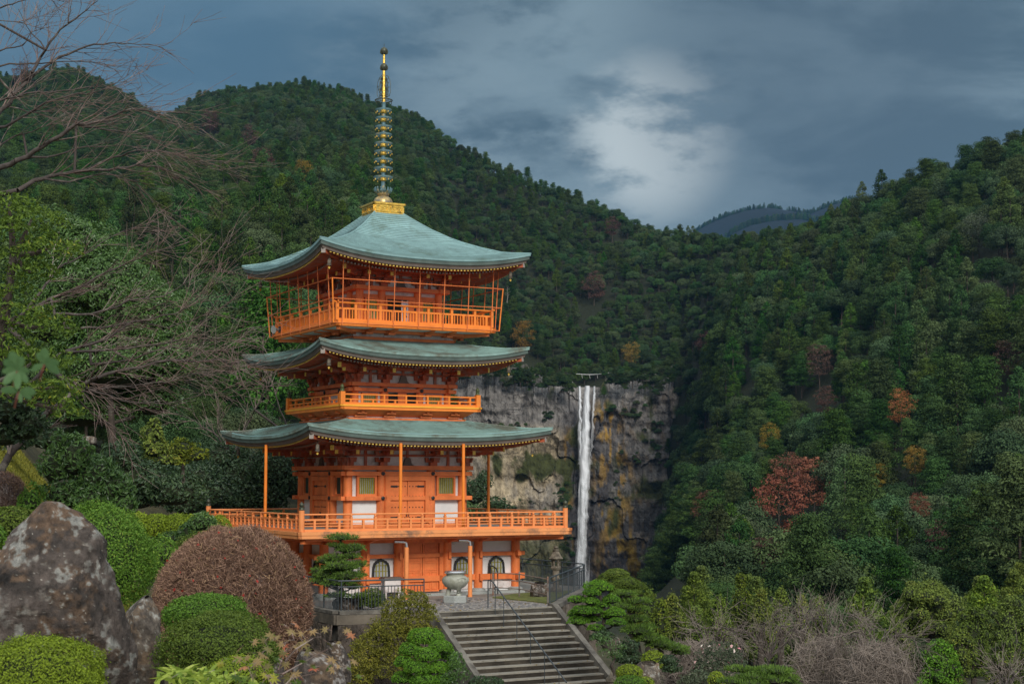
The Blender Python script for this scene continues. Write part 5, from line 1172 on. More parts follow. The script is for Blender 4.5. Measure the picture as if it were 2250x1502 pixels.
# ================================================================= ROCKS
def rock(name,label,lv,Y,depth,seed,cols,amp=.10,mat='rock',nr=90,na=110,detail=3.,group=None):
    """lv: (pixel row, left px, right px) silhouette rows from the top down"""
    lv=sorted(lv);py=np.array([l[0] for l in lv],float);ts=np.linspace(0,1,nr)**.9;rows=py[0]+(py[-1]-py[0])*ts
    xl=np.interp(rows,py,[l[1] for l in lv]);xr=np.interp(rows,py,[l[2] for l in lv]);m=Y/FPX
    cx=np.array([at((a+b)/2,r_,Y) for a,b,r_ in zip(xl,xr,rows)]);hw=(xr-xl)/2*m
    A=np.linspace(0,2*pi,na,endpoint=False);k=np.sqrt(np.clip(ts*6,0,1))[:,None]
    cs,sn=np.cos(A),np.sin(A);sx=np.sign(cs)*np.abs(cs)**.85;sy=np.sign(sn)*np.abs(sn)**.85
    dd=np.minimum(hw*depth,hw.max()*depth*.6+.2*hw);X=cx[:,0:1]+hw[:,None]*sx[None];Yy=Y+dd[:,None]*sy[None]+ (hw.max()*depth-dd)[:,None]*.25;Z=cx[:,2:3]+0*X
    sz=hw.max();dx=X-cx[:,0:1];dy=Yy-Y;rn=np.sqrt(dx**2+dy**2)+1e-6
    n1=fbm(X/sz*detail*.6,Yy/sz*detail*.6,Z/sz*detail*.6,seed,4);n2=vnoise(X/sz*detail+n1,Yy/sz*detail,Z/sz*detail*.8,seed+3);mq=min(sz,.5);n3=fbm(X/mq*4,Yy/mq*4,Z/mq*4,seed+7,5)*mq/sz*1.6
    rid=1-np.abs(fbm(X/sz*detail*1.1,Yy/sz*detail*1.1,Z/sz*detail*.55,seed+11,4)*2-1)
    n3=n3-n3.mean()+.5;g=((n1-.5)*1.6+(n2-.5)*.7+(n3-.5)*.42-np.clip(rid-.86,0,1)*2.2)*amp*sz*np.minimum(1,rn/(sz*.35));X=X+dx/rn*g;Yy=Yy+dy/rn*g;Z=Z+(n1-.5)*amp*sz*.4
    Pq=np.stack([X-cx[nr//2,0],Yy-Y,Z-cx[nr//2,2]],-1);fr=np.random.default_rng(seed+50)
    for k in range(26):
        nv=norm(np.array([fr.normal(0,1),-abs(fr.normal(0,1))-.1,fr.normal(0,.45)]));pj=Pq@nv;lim=np.quantile(pj,fr.uniform(.86,.985));Pq=Pq-nv*(np.maximum(0,pj-lim)*.8)[...,None]
    X=Pq[...,0]+cx[nr//2,0];Yy=Pq[...,1]+Y;Z=Pq[...,2]+cx[nr//2,2]
    n5=(fbm(X*9,Yy*9,Z*9,seed+60,5)-.5)*.05;X=X+dx/rn*n5*min(1,sz);Yy=Yy+dy/rn*n5*min(1,sz)
    V=np.stack([X,Yy,Z],-1).reshape(-1,3);i=np.arange(nr-1)[:,None]*na+np.arange(na)[None];j=np.arange(nr-1)[:,None]*na+((np.arange(na)+1)%na)[None];F=np.stack([i,i+na,j+na,j],-1).reshape(-1,4)
    top=len(V);V=np.r_[V,[[cx[0,0],Y+.25*sz*depth*.6,V[:na,2].mean()+.01]]];F2=np.array([[top,a,(a+1)%na,(a+1)%na] for a in range(na)])
    q=V/min(sz,.55);a1=fbm(q[:,0]*3,q[:,1]*3,q[:,2]*3,seed+20,5);a2=fbm(q[:,0]*9,q[:,1]*9,q[:,2]*9,seed+21,4);a3=fbm(q[:,0]*1.6,q[:,1]*1.6,q[:,2]*1.6,seed+22,3)
    c0,c1,c2,c3=[np.array(c) for c in cols];w=lambda x:np.clip(x,0,1)[:,None]
    c=c0*(1-w(a1*2-.5))+c1*w(a1*2-.5);o_=w((a3*.6+a2*.5-.54)*7)*.8;c=c*(1-o_)+c2*o_;l_=w((a2*.6+a1*.5-.59)*16)*w((a3-.38)*8);c=c*(1-l_)+c3*l_
    sp_=w((vnoise(q[:,0]*26,q[:,1]*26,q[:,2]*26,seed+31)-.90)*14);c=c*(1-sp_)+np.array([.36,.34,.29])*sp_
    t=empty(name,(cx[-1,0],Y,cx[-1,2]),label=label,cat='rock',group=group)
    F3=F2[:,:3];me=fastmesh('rock_body',V-np.array([cx[-1,0],Y,cx[-1,2]]),np.r_[F,F2][:len(F)],vcol=c,smooth=True)
    me.materials.append(M[mat]);bpy.data.objects.remove(t)
    o=bpy.data.objects.new(name,me);COL.objects.link(o);o.location=(cx[-1,0],Y,cx[-1,2]);tag(o,label=label,cat='rock',group=group);return o
BR=((.030,.025,.022),(.095,.075,.064),(.125,.078,.048),(.21,.205,.185));GR=((.05,.042,.036),(.15,.125,.10),(.16,.11,.07),(.26,.25,.22));DK=((.03,.025,.022),(.085,.068,.058),(.12,.08,.05),(.24,.22,.2))
rock('boulder','huge brown lichened boulder filling the lower left corner',[(1100,86,100),(1103,80,118),(1114,66,136),(1128,50,158),(1145,6,176),(1161,-10,194),(1192,-30,222),(1226,-80,231),(1277,-120,245),(1313,-150,254),(1352,-165,271),(1414,-180,290),(1470,-190,306),(1560,-200,330)],15,.75,3,BR,.085,detail=4.,nr=260,na=300)
rock('boulder','smaller pointed grey brown rock against the right side of the huge boulder',[(1287,312,338),(1295,290,345),(1320,262,350),(1400,240,352),(1480,235,357),(1560,235,360)],16.6,.8,8,GR,.10)
rock('boulder','rugged dark rock with pale patches at bottom centre left of stairs',[(1424,655,690),(1432,648,708),(1450,640,740),(1480,636,760),(1560,630,790)],21,.8,14,DK,.14)
rock('boulder','mottled rock half hidden behind the red tinged maple sprig',[(1432,555,590),(1445,545,612),(1475,550,628),(1510,552,640),(1560,550,650)],20,.8,17,DK,.12)
rock('boulder','dark block of rock under the left corner of the terrace fence',[(1408,722,750),(1416,716,762),(1450,712,768),(1500,708,775)],40,.8,19,DK,.12)
rock('boulder','brown garden rock below the long pine branch right of the stairs',[(1453,1405,1445),(1460,1396,1454),(1490,1393,1456),(1540,1390,1458)],46,.8,23,GR,.12)
rock('boulder','dark rounded rock on the grass patch in front of the lantern',[(1278,1176,1198),(1284,1168,1206),(1296,1162,1208),(1312,1160,1209)],59.5,.9,27,DK,.12)
rock('boulder','squat rock at the foot of the small pine inside the fence',[(1314,738,790),(1322,730,800),(1345,728,804)],54.2,.8,29,DK,.12)
rock('boulder','low pale stone showing between the shrubs right of the stair wall',[(1395,1330,1352),(1402,1322,1362),(1420,1318,1368)],50,.8,33,GR,.12)
# ================================================================= PLANTS
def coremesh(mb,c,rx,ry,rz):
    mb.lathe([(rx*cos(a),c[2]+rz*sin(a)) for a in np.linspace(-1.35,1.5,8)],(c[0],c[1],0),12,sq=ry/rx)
def plant(name,label,cat,lob,Y,mat,leaf,asp=.5,cov=5,mode='flat',jit=.5,trunk=None,tr=.05,zmin=-.45,core=True,dy=.9,group=None,extra=None,coremat='core',seed=None,wob=.12):
    """lob: (px, py, rx px, rz px[, dY]); one thing: foliage, inner branches, trunk"""
    r=np.random.default_rng(seed if seed is not None else int(abs(lob[0][0])*7+lob[0][1]));m=Y/FPX;P=[];Nn=[];rn=[];cb=MB();cs=[]
    for l in lob:
        d=l[4] if len(l)>4 else r.uniform(-.4,.4)*l[2]*m*.5;Yl=Y+d;c=at(l[0],l[1],Yl);rx,rz=l[2]*m,l[3]*m;ry=rx*dy;cs.append((c,rx,ry,rz))
        n=int(cov*6.5*(rx*rz+rx*ry+ry*rz)/3*2/(leaf*leaf*asp)*.5);n=max(30,min(n,90000));s=sph(n,r,zmin)
        q=1+wob*(fbm(s[:,0]*2.2+c[0],s[:,1]*2.2,s[:,2]*2.2+c[2],41,3)-.5)*4
        P.append(c+s*np.array([rx,ry,rz])*(q*np.where(r.uniform(0,1,n)<.03,r.uniform(1.03,1.10,n),r.uniform(.86,1.03,n)))[:,None]);Nn.append(s/np.array([rx,ry,rz])*rx);rn.append(np.clip(r.uniform(0,.25)+r.uniform(0,.78,n),0,1))
        if core: coremesh(cb,c,rx*.72,ry*.72,rz*.62)
    P=np.concatenate(P);Nn=norm(np.concatenate(Nn));rn=np.concatenate(rn)
    V,F=leaves(P,Nn,leaf,asp,jit,mode,r)
    zb=min(c[2]-q[2] for c,_,_,*q in [(c,a,b,0,0,rz) for c,a,b,rz in cs]) if 0 else min(c[2]-rz for c,_,_,rz in cs)
    base=np.array([cs[0][0][0],Y,zb]) if not trunk else at(*trunk[0][:2],Y)
    t=empty(name,base,label=label,cat=cat,group=group)
    me=fastmesh('foliage',V-base,F,face=rn);link('foliage',me,M[mat],t)
    if core:
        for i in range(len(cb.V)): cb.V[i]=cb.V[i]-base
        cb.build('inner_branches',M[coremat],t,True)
    if trunk:
        pts=[at(x,y,Y) for x,y in trunk];mb=MB();mb.tube([q-base for q in pts],np.linspace(tr,tr*.45,len(pts)),8)
        for c,rx,ry,rz in cs:
            k=int(np.argmin([abs(q[2]-(c[2]-rz*.6)) for q in pts]));mb.tube([pts[k]-base,(pts[k]*.4+c*.6)-base-np.array([0,0,rz*.3]),c-base],[tr*.45,tr*.3,tr*.12],5)
        mb.build('trunk',M['bark'],t,True)
    if extra:
        em,en,el=extra;k=r.choice(len(P),en);V,F=leaves(P[k]*1.0+Nn[k]*.02,Nn[k],el,.8,.4,'flat',r);link('flowers' if 'camellia' in em else 'coloured_leaves',fastmesh('petals',V-base,F,face=r.uniform(0,1,en)),M[em],t)
    return t
def dome(label,l,r_,top,base,Y,mat,leaf,**kw):
    return plant(kw.pop('name','clipped_shrub'),label,kw.pop('cat','shrub'),[((l+r_)/2,base,(r_-l)/2,base-top,0)],Y,mat,leaf,zmin=kw.pop('zmin',-.25),wob=kw.pop('wob',.02),**kw)
# --- left garden
dome('large rounded clipped green shrub directly behind the huge boulder',95,338,1108,1232,21,'azalea',.034,cov=4.6,dy=1.0,zmin=-.75,wob=.07)
dome('bright green mound shrub in front of the big leafless clipped bush',362,545,1304,1350,17.5,'azalea',.028,cov=5,zmin=-.6,wob=.09)
dome('broad olive green clipped shrub below the bright green mound',352,610,1345,1425,16,'azalea_dark',.028,cov=5,zmin=-.9,wob=.10)
dome('low lime green clipped shrub at the bottom left of the maple sprig',455,600,1440,1480,14.5,'azalea_lime',.027,cov=5,zmin=-.9)
dome('yellow green clipped shrub in the bottom left corner before the boulder',-60,236,1397,1500,9.5,'azalea_lime',.018,cov=5,zmin=-.9,wob=.10)
dome('small green shrub at the left frame edge touching the boulder',-45,12,1150,1180,14,'azalea',.035,cov=5,zmin=-.9)
dome('low dark green groundcover mound left of the boulder peak',-30,84,1112,1150,24,'azalea_dark',.05,cov=5,zmin=-.9)
dome('small fresh green plant between boulder peak and brown bush',40,98,1062,1110,24.5,'azalea',.06,cov=4,wob=.2,zmin=-.9)
plant('hedge','long flat topped light green hedge behind the clipped shrubs','hedge',[(300,1160,40,36,0),(345,1162,42,34,0),(390,1162,42,34,0),(435,1162,40,34,0),(480,1165,30,32,0)],33,'azalea_lime',.05,cov=4,wob=.06)
plant('laurel_shrub','tall loose glossy leaved shrub behind the round green bush','shrub',[(120,1030,34,48),(165,1010,40,55),(210,1050,50,50),(250,1080,45,45),(150,1085,60,40),(200,1100,70,38),(132,975,16,32),(268,1110,35,30)],27,'shrub',.10,asp=.36,cov=2.6,jit=.8,wob=.3,trunk=[(150,1180),(155,1100),(150,1020)],tr=.06)
plant('laurel_shrub','glossy green shrub between the hedge and leafless bush','shrub',[(445,1150,32,24),(415,1172,26,24),(372,1185,22,18)],31,'shrub',.08,asp=.4,cov=3,jit=.8,wob=.2)
dome('dark green shrub filling the gap between hedge and leafless bush',380,500,1172,1215,28,'azalea_dark',.05,cov=4,wob=.15,zmin=-.9)
dome('clipped green shrub at the foot of the hedge behind the round bush',300,400,1180,1230,27,'azalea',.05,cov=4,wob=.15,zmin=-.9)
# leafless clipped bush
def twig_dome(label,l,r_,top,base,Y,n,leaf,name='leafless_shrub',red=0,dy=.9,zmin=-.6,tmat='twigleaf',core=True):
    r=np.random.default_rng(int(l+top));m=Y/FPX;c=at((l+r_)/2,base,Y);rad=np.array([(r_-l)/2*m,(r_-l)/2*m*dy,(base-top)*m]);s=sph(n,r,zmin)
    q=(r.uniform(.80,1.0,n) if core else r.uniform(.35,1.08,n))[:,None];q=q*(1+(.08 if core else .5)*(fbm(s[:,0]*4,s[:,1]*4,s[:,2]*4,3,3)-.5)[:,None]*2);P=c+s*rad*q
    t=empty(name,c-np.array([0,0,rad[2]*.6]),label=label,cat='shrub');b=np.array(t.location)
    d=norm(s+r.normal(0,.8,(n,3)));ln=leaf*r.uniform(.6,1.5,n);P0=P-d*ln[:,None]*.6;P1=P+d*ln[:,None]*.4
    V,F=segs(P0-b,P1-b,np.full(n,.0038)*Y/24,np.full(n,.0022)*Y/24,3);o=link('twigs',fastmesh('twigs',V,F,face=np.repeat(r.uniform(0,1,n)**1.3,3)),M[tmat],t)
    k=n//3 if core else n//6;s2=sph(k,r,zmin);P2=c+s2*rad*.84;tn=norm(np.cross(s2,r.normal(0,1,(k,3))));ln=leaf*2.4;V,F=segs(P2-tn*ln*.5-b,P2+tn*ln*.5+s2*.05-b,np.full(k,.008 if core else .0035)*Y/24,np.full(k,.006 if core else .0022)*Y/24,3);link('branches',fastmesh('branches',V,F),M['twig' if core else 'paletwig'],t)
    if core:
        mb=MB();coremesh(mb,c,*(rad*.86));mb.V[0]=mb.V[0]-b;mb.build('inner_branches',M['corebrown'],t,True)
    if red:
        s3=sph(red,r,-.1);s3=s3[(s3[:,1]<0)];P3=c+s3*rad*.99+r.normal(0,.02,(len(s3),3));V,F=leaves(P3,s3,.055,.7,.6,'flat',r);link('red_leaves',fastmesh('red_leaves',V-b,F,face=r.uniform(0,1,len(s3))),M['redleaf'],t)
    return t
twig_dome('very large rounded leafless brown clipped bush left of the terrace',334,684,1156,1350,25,150000,.09,red=150,zmin=-.75)
twig_dome('brown leafless clipped bush at the far left on the grass slope',-60,58,1035,1100,25,9000,.08,zmin=-.4)
twig_dome('tangled thicket of bare grey brown stems right of the garden rock',1462,1606,1408,1490,55,5000,.5,name='bare_thicket',zmin=-.9,tmat='paletwig',core=False)
rg=np.random.default_rng(77);ng_=70000;gy=rg.uniform(23,46,ng_);gx=(rg.uniform(-170,330,ng_)-1125)/FPX*gy;gz=terr(gx,gy);gP=np.c_[gx,gy,gz+.02];gN=np.tile([0,-.25,1.],(ng_,1));V,F=leaves(gP,gN,.13,.14,.6,'spike',rg)
tag(link('grass',fastmesh('grass',V,F,face=rg.uniform(0,1,ng_)),M['olive']),'short yellow green grass with fallen leaves on the bank at left','grass',kind='stuff')
for lb,l_,r_,tp_,bs_,Y_ in (('wide mound of leafless twigs in the lower right centre',1735,1905,1392,1490,62),('mound of leafless twigs left of the bright cone shaped tree',1860,2010,1408,1490,58)):
    twig_dome(lb,l_,r_,tp_,bs_,Y_,1500,.6,name='bare_thicket',zmin=-.3,tmat='paletwig',core=False)
# --- palmate maple sprigs, bamboo grass and near leaves
def star(n=7,asp=1.):
    P=[]
    for i in range(n):
        a=(i-(n-1)/2)*2*pi/(n+1.2);L_=1-.10*abs(i-(n-1)/2);P.append((sin(a)*L_,cos(a)*L_));b=a+pi/(n+1.2);P.append((sin(b)*.36,cos(b)*.36))
    return np.array([(0,-.15)]+P[:-1])
def sprig(name,label,cat,stems,Y,mat,size,n,seed=1,blade=False,stemr=.004,stemmat='twig',spread=.12,smat2=None):
    r=np.random.default_rng(seed);base=at(*stems[0][0],Y);t=empty(name,base,label=label,cat=cat);mb=MB();VV=[];FF=[];rn=[];k=0
    S=star();Fs=[(0,i,i+1) for i in range(1,len(S)-1)]
    for st_ in stems:
        pts=[at(x,y,Y+r.uniform(-.1,.1))-base for x,y in st_];mb.tube(pts,np.linspace(stemr,stemr*.4,len(pts)),5)
        for j in range(n):
            f=r.uniform(.35,1)*(len(pts)-1);a=int(min(f,len(pts)-2));p=pts[a]*(1-(f-a))+pts[a+1]*(f-a)+r.normal(0,spread,3)*np.array([1,.8,.6])
            nr=norm(np.array([r.normal(0,.5),-.5+r.normal(0,.5),.8]));tx=norm(np.cross(nr,r.normal(0,1,3)));ty=np.cross(nr,tx);sz=size*r.uniform(.6,1.2)
            v=p+(S[:,0:1]*tx+S[:,1:2]*ty)*sz+nr*(-.25*sz*(S**2).sum(1))[:,None];VV.append(v);FF+= [(a_+k,b_+k,c_+k) for a_,b_,c_ in Fs];rn+=[r.uniform()]*len(Fs);k+=len(S)
            mb.tube([p,p-ty*sz*.9],.0015,3,caps=False)
    V=np.concatenate(VV);link('leaves',fastmesh('leaves',V,np.array(FF),face=rn),M[mat],t);mb.build('stems',M[stemmat],t)
sprig('maple_sapling','maple sapling with tan and reddish leaves at the bottom in front of the rocks','sapling',[[(600,1510),(612,1470),(625,1430),(640,1392)],[(612,1470),(650,1425),(690,1400),(705,1398)],[(600,1510),(580,1470),(560,1440)],[(620,1480),(665,1455),(720,1425)]],9,'mapletan',.045,15,seed=4,stemr=.005)
sprig('maple_sapling','blurred green yellow maple leaves at the very bottom left of centre','sapling',[[(560,1530),(555,1490),(545,1462)],[(600,1530),(640,1490),(690,1478)],[(520,1530),(500,1500),(490,1480)],[(650,1540),(620,1510),(600,1492)]],8.4,'maplegreen',.045,9,seed=6)
def blades(label,cen,Y,mat,n,L_,seed,name='bamboo_grass',w=.012,cat='grass clump'):
    r=np.random.default_rng(seed);b=at(*cen,Y);t=empty(name,b,label=label,cat=cat);V=[];F=[];rn=[];k=0
    for i in range(n):
        p=np.array([r.normal(0,.10),r.normal(0,.1),0]);a=r.uniform(0,2*pi);d=np.array([cos(a),sin(a)*.6,r.uniform(.8,2.2)]);d=norm(d);l=L_*r.uniform(.6,1.2);sd_=norm(np.cross(d,(0,-1,.2)))
        for s in range(5):
            f=s/4;q=p+d*l*f+np.array([d[0],d[1],-1])*l*.45*f*f;ww=w*sin(pi*(.12+.86*f))+.0008;V+=[q-sd_*ww,q+sd_*ww]
            if s<4: F.append((k+2*s,k+2*s+1,k+2*s+3,k+2*s+2));rn.append(r.uniform())
        k+=10
    link('blades',fastmesh('blades',np.array(V),np.array(F),face=rn),M[mat],t)
    mb=MB();mb.tube([(0,0,-.3),(.01,0,.05)],.01,5);mb.build('stem',M['twig'],t)
blades('yellow green bamboo grass with long pointed leaves at bottom left',(400,1500),11,'bamboo',36,.26,2)
blades('second tuft of bamboo grass in front of the lime clipped shrub',(462,1510),10.5,'bamboo',26,.22,3)
# twiggy bare sprays over the lower left shrub
# near out-of-focus rosette leaves at the left edge
def rosette(label,cen,Y,angs,L_,seed):
    r=np.random.default_rng(seed);b=at(*cen,Y);t=empty('near_leaf_sprig',b,label=label,cat='leafy twig')
    for a,lf in angs:
        d=np.array([cos(a),-.35,sin(a)]);d=norm(d);sd_=norm(np.cross(d,(0,1,.3)));V=[];F=[];n_=9
        for s in range(n_):
            f=s/(n_-1);q=d*L_*lf*f+np.array([0,0,-.12*L_*f*f]);ww=L_*lf*.24*sin(pi*min(1,.04+.9*f**1.35))**.75;
            for e in (-1,0,1): V.append(q+sd_*ww*e+np.array([0,-.1*ww*(e==0),0]))
        for s in range(n_-1):
            for e in range(2): F.append((s*3+e,s*3+e+1,s*3+e+4,s*3+e+3))
        link('leaf',fastmesh('leaf',np.array(V),np.array(F),face=r.uniform(0,1,len(F))*.3+.5*r.uniform(),smooth=True),M['fresh'],t)
    mb=MB();mb.tube([(0,0,0),(-.005,0,-.015),(-.012,.01,-.035)],[.0022,.002,.0015],6);mb.build('stem',paint('red_twig',(.16,.05,.035),.6) if 'red_twig' not in bpy.data.materials else bpy.data.materials['red_twig'],t)
rosette('blurred grey green leaf rosette close to the camera at the left edge',(38,815),3.3,[(2.3,.9),(1.75,1.1),(1.2,.9),(.2,.7),(-.6,.8),(-1.4,.8),(-2.4,.8),(3.0,.7)],.045,1)
rosette('smaller blurred leaf rosette close to camera right of the first one',(98,800),3.35,[(2.0,.8),(1.5,1.0),(.9,.6),(.25,.9),(-.35,1.0),(-2.8,.7)],.042,2)
rosette('lower blurred leaves close to camera under the first rosette',(42,860),3.3,[(2.9,.9),(.1,1.0),(-.3,.8),(-1.2,.5)],.042,3)
# --- maples and evergreens on the left bank
plant('maple_tree','leafy yellow green maple hanging into the picture from the left edge','tree',[(20,450,60,26),(70,480,70,24),(30,510,80,26),(110,545,70,20),(20,570,70,26),(70,600,60,22),(40,690,80,30),(95,720,70,22),(20,760,60,30),(80,790,80,26),(130,850,55,20),(60,860,70,26),(110,880,55,18),(150,905,35,12),(20,640,50,22)],22,'maplegreen',.075,asp=.42,cov=1.5,jit=.7,core=False,wob=.45,zmin=-.7,trunk=[(-60,980),(-30,850),(10,700),(30,560)],tr=.12)
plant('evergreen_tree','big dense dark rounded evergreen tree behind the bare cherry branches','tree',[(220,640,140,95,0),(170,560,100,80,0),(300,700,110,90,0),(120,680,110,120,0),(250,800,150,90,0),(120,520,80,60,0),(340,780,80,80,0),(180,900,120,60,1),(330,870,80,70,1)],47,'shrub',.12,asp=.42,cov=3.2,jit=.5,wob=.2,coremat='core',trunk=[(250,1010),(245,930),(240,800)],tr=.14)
for lb,lo,Y,mt,lf in (
 ('dark glossy shrub mass at the left edge under the maple',[(20,900,60,50),(60,940,50,40),(10,960,50,30)],23,'shrubdark',.09),
 ('dark bush on the bank behind the grass at the far left',[(60,960,40,30),(100,965,40,34),(30,975,30,26),(135,985,30,26)],38,'shrubdark',.11),
 ('shadowy evergreen bush left of the small golden conifers',[(270,1010,50,40),(235,1040,50,40),(290,1050,50,36)],44,'shrubdark',.14),
 ('wide dark evergreen bush behind the light green hedge',[(330,1060,60,46),(380,1085,70,40),(300,1095,60,36)],60,'shrubdark',.17),
 ('mid green bush mass just left of the lowest balcony',[(430,1060,60,50),(470,1090,60,44),(410,1110,50,30)],72,'shrubdark',.18),
 ('deep green camellia mass behind the left balcony corner',[(520,1050,60,60),(480,1010,50,40),(540,1090,60,50)],76,'shrubdark',.18),
 ('tall dark evergreen bush against the left wall of the pagoda',[(610,1030,55,60),(650,1060,40,60),(590,1090,50,50)],76,'shrubdark',.18),
 ('green bush above the lowest balcony rail and behind its pole',[(560,1000,45,40),(620,980,40,36)],84,'fgrey',.2),
 ('scrubby shrub below the cliff seen past the right pillars',[(1045,1085,30,34),(1065,1060,18,26),(1090,1110,30,18)],120,'shrubdark',.25)):
    plant('evergreen_shrub',lb,'shrub',lo,Y,mt,lf,asp=.5,cov=2.6,jit=.6,wob=.25)
plant('dwarf_cypress','small golden green pointed conifer left of the bare tree','tree',[(337,985,34,30),(335,955,24,26),(340,930,12,14),(315,1005,26,20),(360,1010,26,22)],62,'fyellow',.16,cov=2.6,jit=.6,wob=.3,trunk=[(338,1060),(338,1000)],tr=.1)
plant('dwarf_cypress','low rounded golden conifer right of the pointed one','tree',[(400,985,32,22),(430,1000,28,20),(385,1010,30,20)],64,'fyellow',.16,cov=2.6,jit=.6,wob=.3,trunk=[(402,1060),(402,1000)],tr=.1)
rock('boulder','two tone pale rock peeping out under the dark evergreen tree',[(958,185,205),(962,180,214),(975,180,212)],42,.8,44,GR,.12)
# --- plants on and below the terrace
plant('pine_tree','small tiered garden pine on the terrace in front of the pagoda','tree',[(748,1181,31,9,0),(740,1198,20,7,0),(778,1204,23,10,0),(756,1207,20,9,0),(735,1226,25,10,0),(770,1222,22,9,0),(712,1232,18,10,0),(745,1244,33,12,-.3),(785,1240,23,9,0),(712,1262,22,12,0),(760,1266,31,12,-.3),(695,1255,12,9,0),(790,1262,14,10,0),(735,1280,31,12,-.3),(775,1288,20,10,0),(700,1275,18,9,0),(740,1308,25,7,-.3),(790,1310,18,7,0),(730,1250,30,12,.1),(765,1245,26,12,.1),(745,1275,34,14,.1),(712,1270,20,11,.1)],53.6,'needle',.14,asp=.13,cov=2.6,mode='spike',jit=.45,wob=.4,zmin=-.3,trunk=[(745,1342),(752,1300),(742,1250),(756,1212),(748,1185)],tr=.09,core=True)
plant('clipped_shrub','small rounded dark green shrub right of the terrace pine','shrub',[(818,1318,30,26,0)],53.8,'azalea_dark',.07,cov=3,wob=.06)
plant('loose_shrub','airy yellow olive shrub growing up below the terrace left of stairs','shrub',[(905,1322,38,26),(870,1345,34,26),(935,1350,26,26),(860,1385,48,28),(910,1385,46,30),(820,1415,42,28),(875,1430,50,30),(800,1450,34,34),(845,1470,50,34),(790,1490,30,26)],48,'olive',.075,asp=.5,cov=2.5,jit=.8,wob=.4,core=False,trunk=[(880,1530),(885,1450),(890,1390),(900,1340)],tr=.06)
plant('cloud_pruned_shrub','bright green cloud pruned shrub beside the left wall of the stairs','shrub',[(935,1400,40,22,0),(968,1422,26,16,-.4),(902,1428,26,18,-.2),(938,1440,28,18,-.6),(985,1440,20,14,0),(888,1455,22,16,-.3),(918,1468,30,17,-.7),(960,1468,26,16,-.6),(995,1462,18,15,0),(885,1490,24,16,-.4),(930,1495,30,16,-.8),(972,1495,26,15,-.7)],44,'maki',.055,cov=3.2,wob=.06,trunk=[(940,1540),(938,1480)],tr=.06)
plant('evergreen_shrub','loose dark leaved shrub between the cloud pruned bush and stairs','shrub',[(1003,1455,16,24),(1010,1480,20,22),(990,1495,22,18)],43,'shrub',.08,asp=.42,cov=2,jit=.8,wob=.3,core=False)
plant('evergreen_shrub','low dark leaved bush at the bottom edge before the stairs','shrub',[(1055,1499,24,14),(1082,1500,24,14)],40,'shrubdark',.07,asp=.5,cov=2.5,jit=.7,wob=.2)
# --- right garden
plant('podocarpus_tree','cloud pruned bright green tree with many flat pads right of the stairs','tree',[(1314,1291,32,17,0),(1300,1303,20,12,-.3),(1267,1318,20,11,0),(1298,1321,18,11,-.4),(1342,1318,19,13,0),(1320,1328,20,10,0),(1290,1342,34,14,-.3),(1262,1350,16,11,0),(1351,1347,22,14,-.2),(1353,1368,22,12,-.5),(1271,1365,24,13,-.3),(1300,1360,20,10,0),(1309,1380,19,10,-.5),(1335,1352,18,12,0)],50,'maki',.07,asp=.38,cov=2.4,jit=.7,wob=.12,zmin=-.2,trunk=[(1330,1425),(1322,1385),(1330,1350),(1316,1300)],tr=.10)
plant('topiary_tree','domed topiary of several smooth green mounds in front of waterfall foot','tree',[(1355,1262,28,14,0),(1331,1270,17,12,0),(1373,1282,31,17,-.3),(1320,1281,21,11,-.2),(1398,1289,22,14,0),(1375,1300,36,10,-.3),(1345,1290,26,12,-.3)],57,'azalea_dark',.06,cov=3,wob=.03,trunk=[(1365,1340),(1362,1300)],tr=.1)
plant('pine_tree','spreading garden pine with a long low branch reaching right','tree',[(1369,1304,28,8,0),(1393,1320,34,9,0),(1364,1333,24,9,-.3),(1400,1338,26,9,0),(1393,1360,30,11,0),(1370,1365,22,9,0),(1400,1385,34,13,-.3),(1422,1402,34,12,-.3),(1449,1414,34,11,-.3),(1484,1424,28,9,-.3),(1494,1433,20,7,-.3),(1420,1378,22,9,0)],52.5,'needle',.16,asp=.12,cov=2.4,mode='spike',jit=.35,wob=.25,zmin=-.2,trunk=[(1408,1460),(1398,1400),(1382,1350),(1386,1310)],tr=.11)
plant('plum_tree','small gnarled plum with sparse leaves beside the right stair wall','tree',[(1331,1411,19,16),(1338,1432,20,12),(1364,1421,12,7),(1312,1400,12,10),(1352,1440,14,8)],46,'shrub',.06,asp=.5,cov=1.2,jit=.9,wob=.4,core=False,trunk=[(1352,1482),(1343,1462),(1352,1445),(1338,1425)],tr=.07)
dome('round yellow green clipped shrub beside the stone newel',1353,1412,1459,1478,43,'azalea_lime',.05,cov=3.5,zmin=-.9)
dome('round clipped shrub at bottom edge right of the newel',1350,1418,1483,1500,41,'azalea',.05,cov=3.5,zmin=-.9)
dome('small yellow tinged clipped shrub behind the bottom round shrub',1402,1438,1486,1500,42,'azalea_lime',.05,cov=3.5,zmin=-.9)
dome('rounded olive clipped shrub under the long pine branch',1408,1462,1428,1450,49,'azalea_lime',.06,cov=3,zmin=-.9)
plant('evergreen_shrub','little dark glossy shrub right of the garden rock','shrub',[(1469,1452,20,14),(1475,1468,22,14)],47,'shrubdark',.08,cov=2.5,jit=.7,wob=.2)
plant('camellia_shrub','loose green shrub dotted with pink and white flowers','shrub',[(1580,1430,34,22),(1560,1452,34,24),(1602,1452,30,26),(1580,1475,40,24),(1545,1475,26,20)],52,'fgrey',.09,asp=.45,cov=1.6,jit=.8,wob=.35,core=False,extra=('camellia',34,.13),trunk=[(1580,1520),(1580,1460)],tr=.05)
plant('evergreen_shrub','dull grey green shrub at the bottom left of the low pine','shrub',[(1540,1492,34,20),(1515,1498,26,14)],47,'fgrey',.08,cov=1.8,jit=.8,wob=.3,core=False)
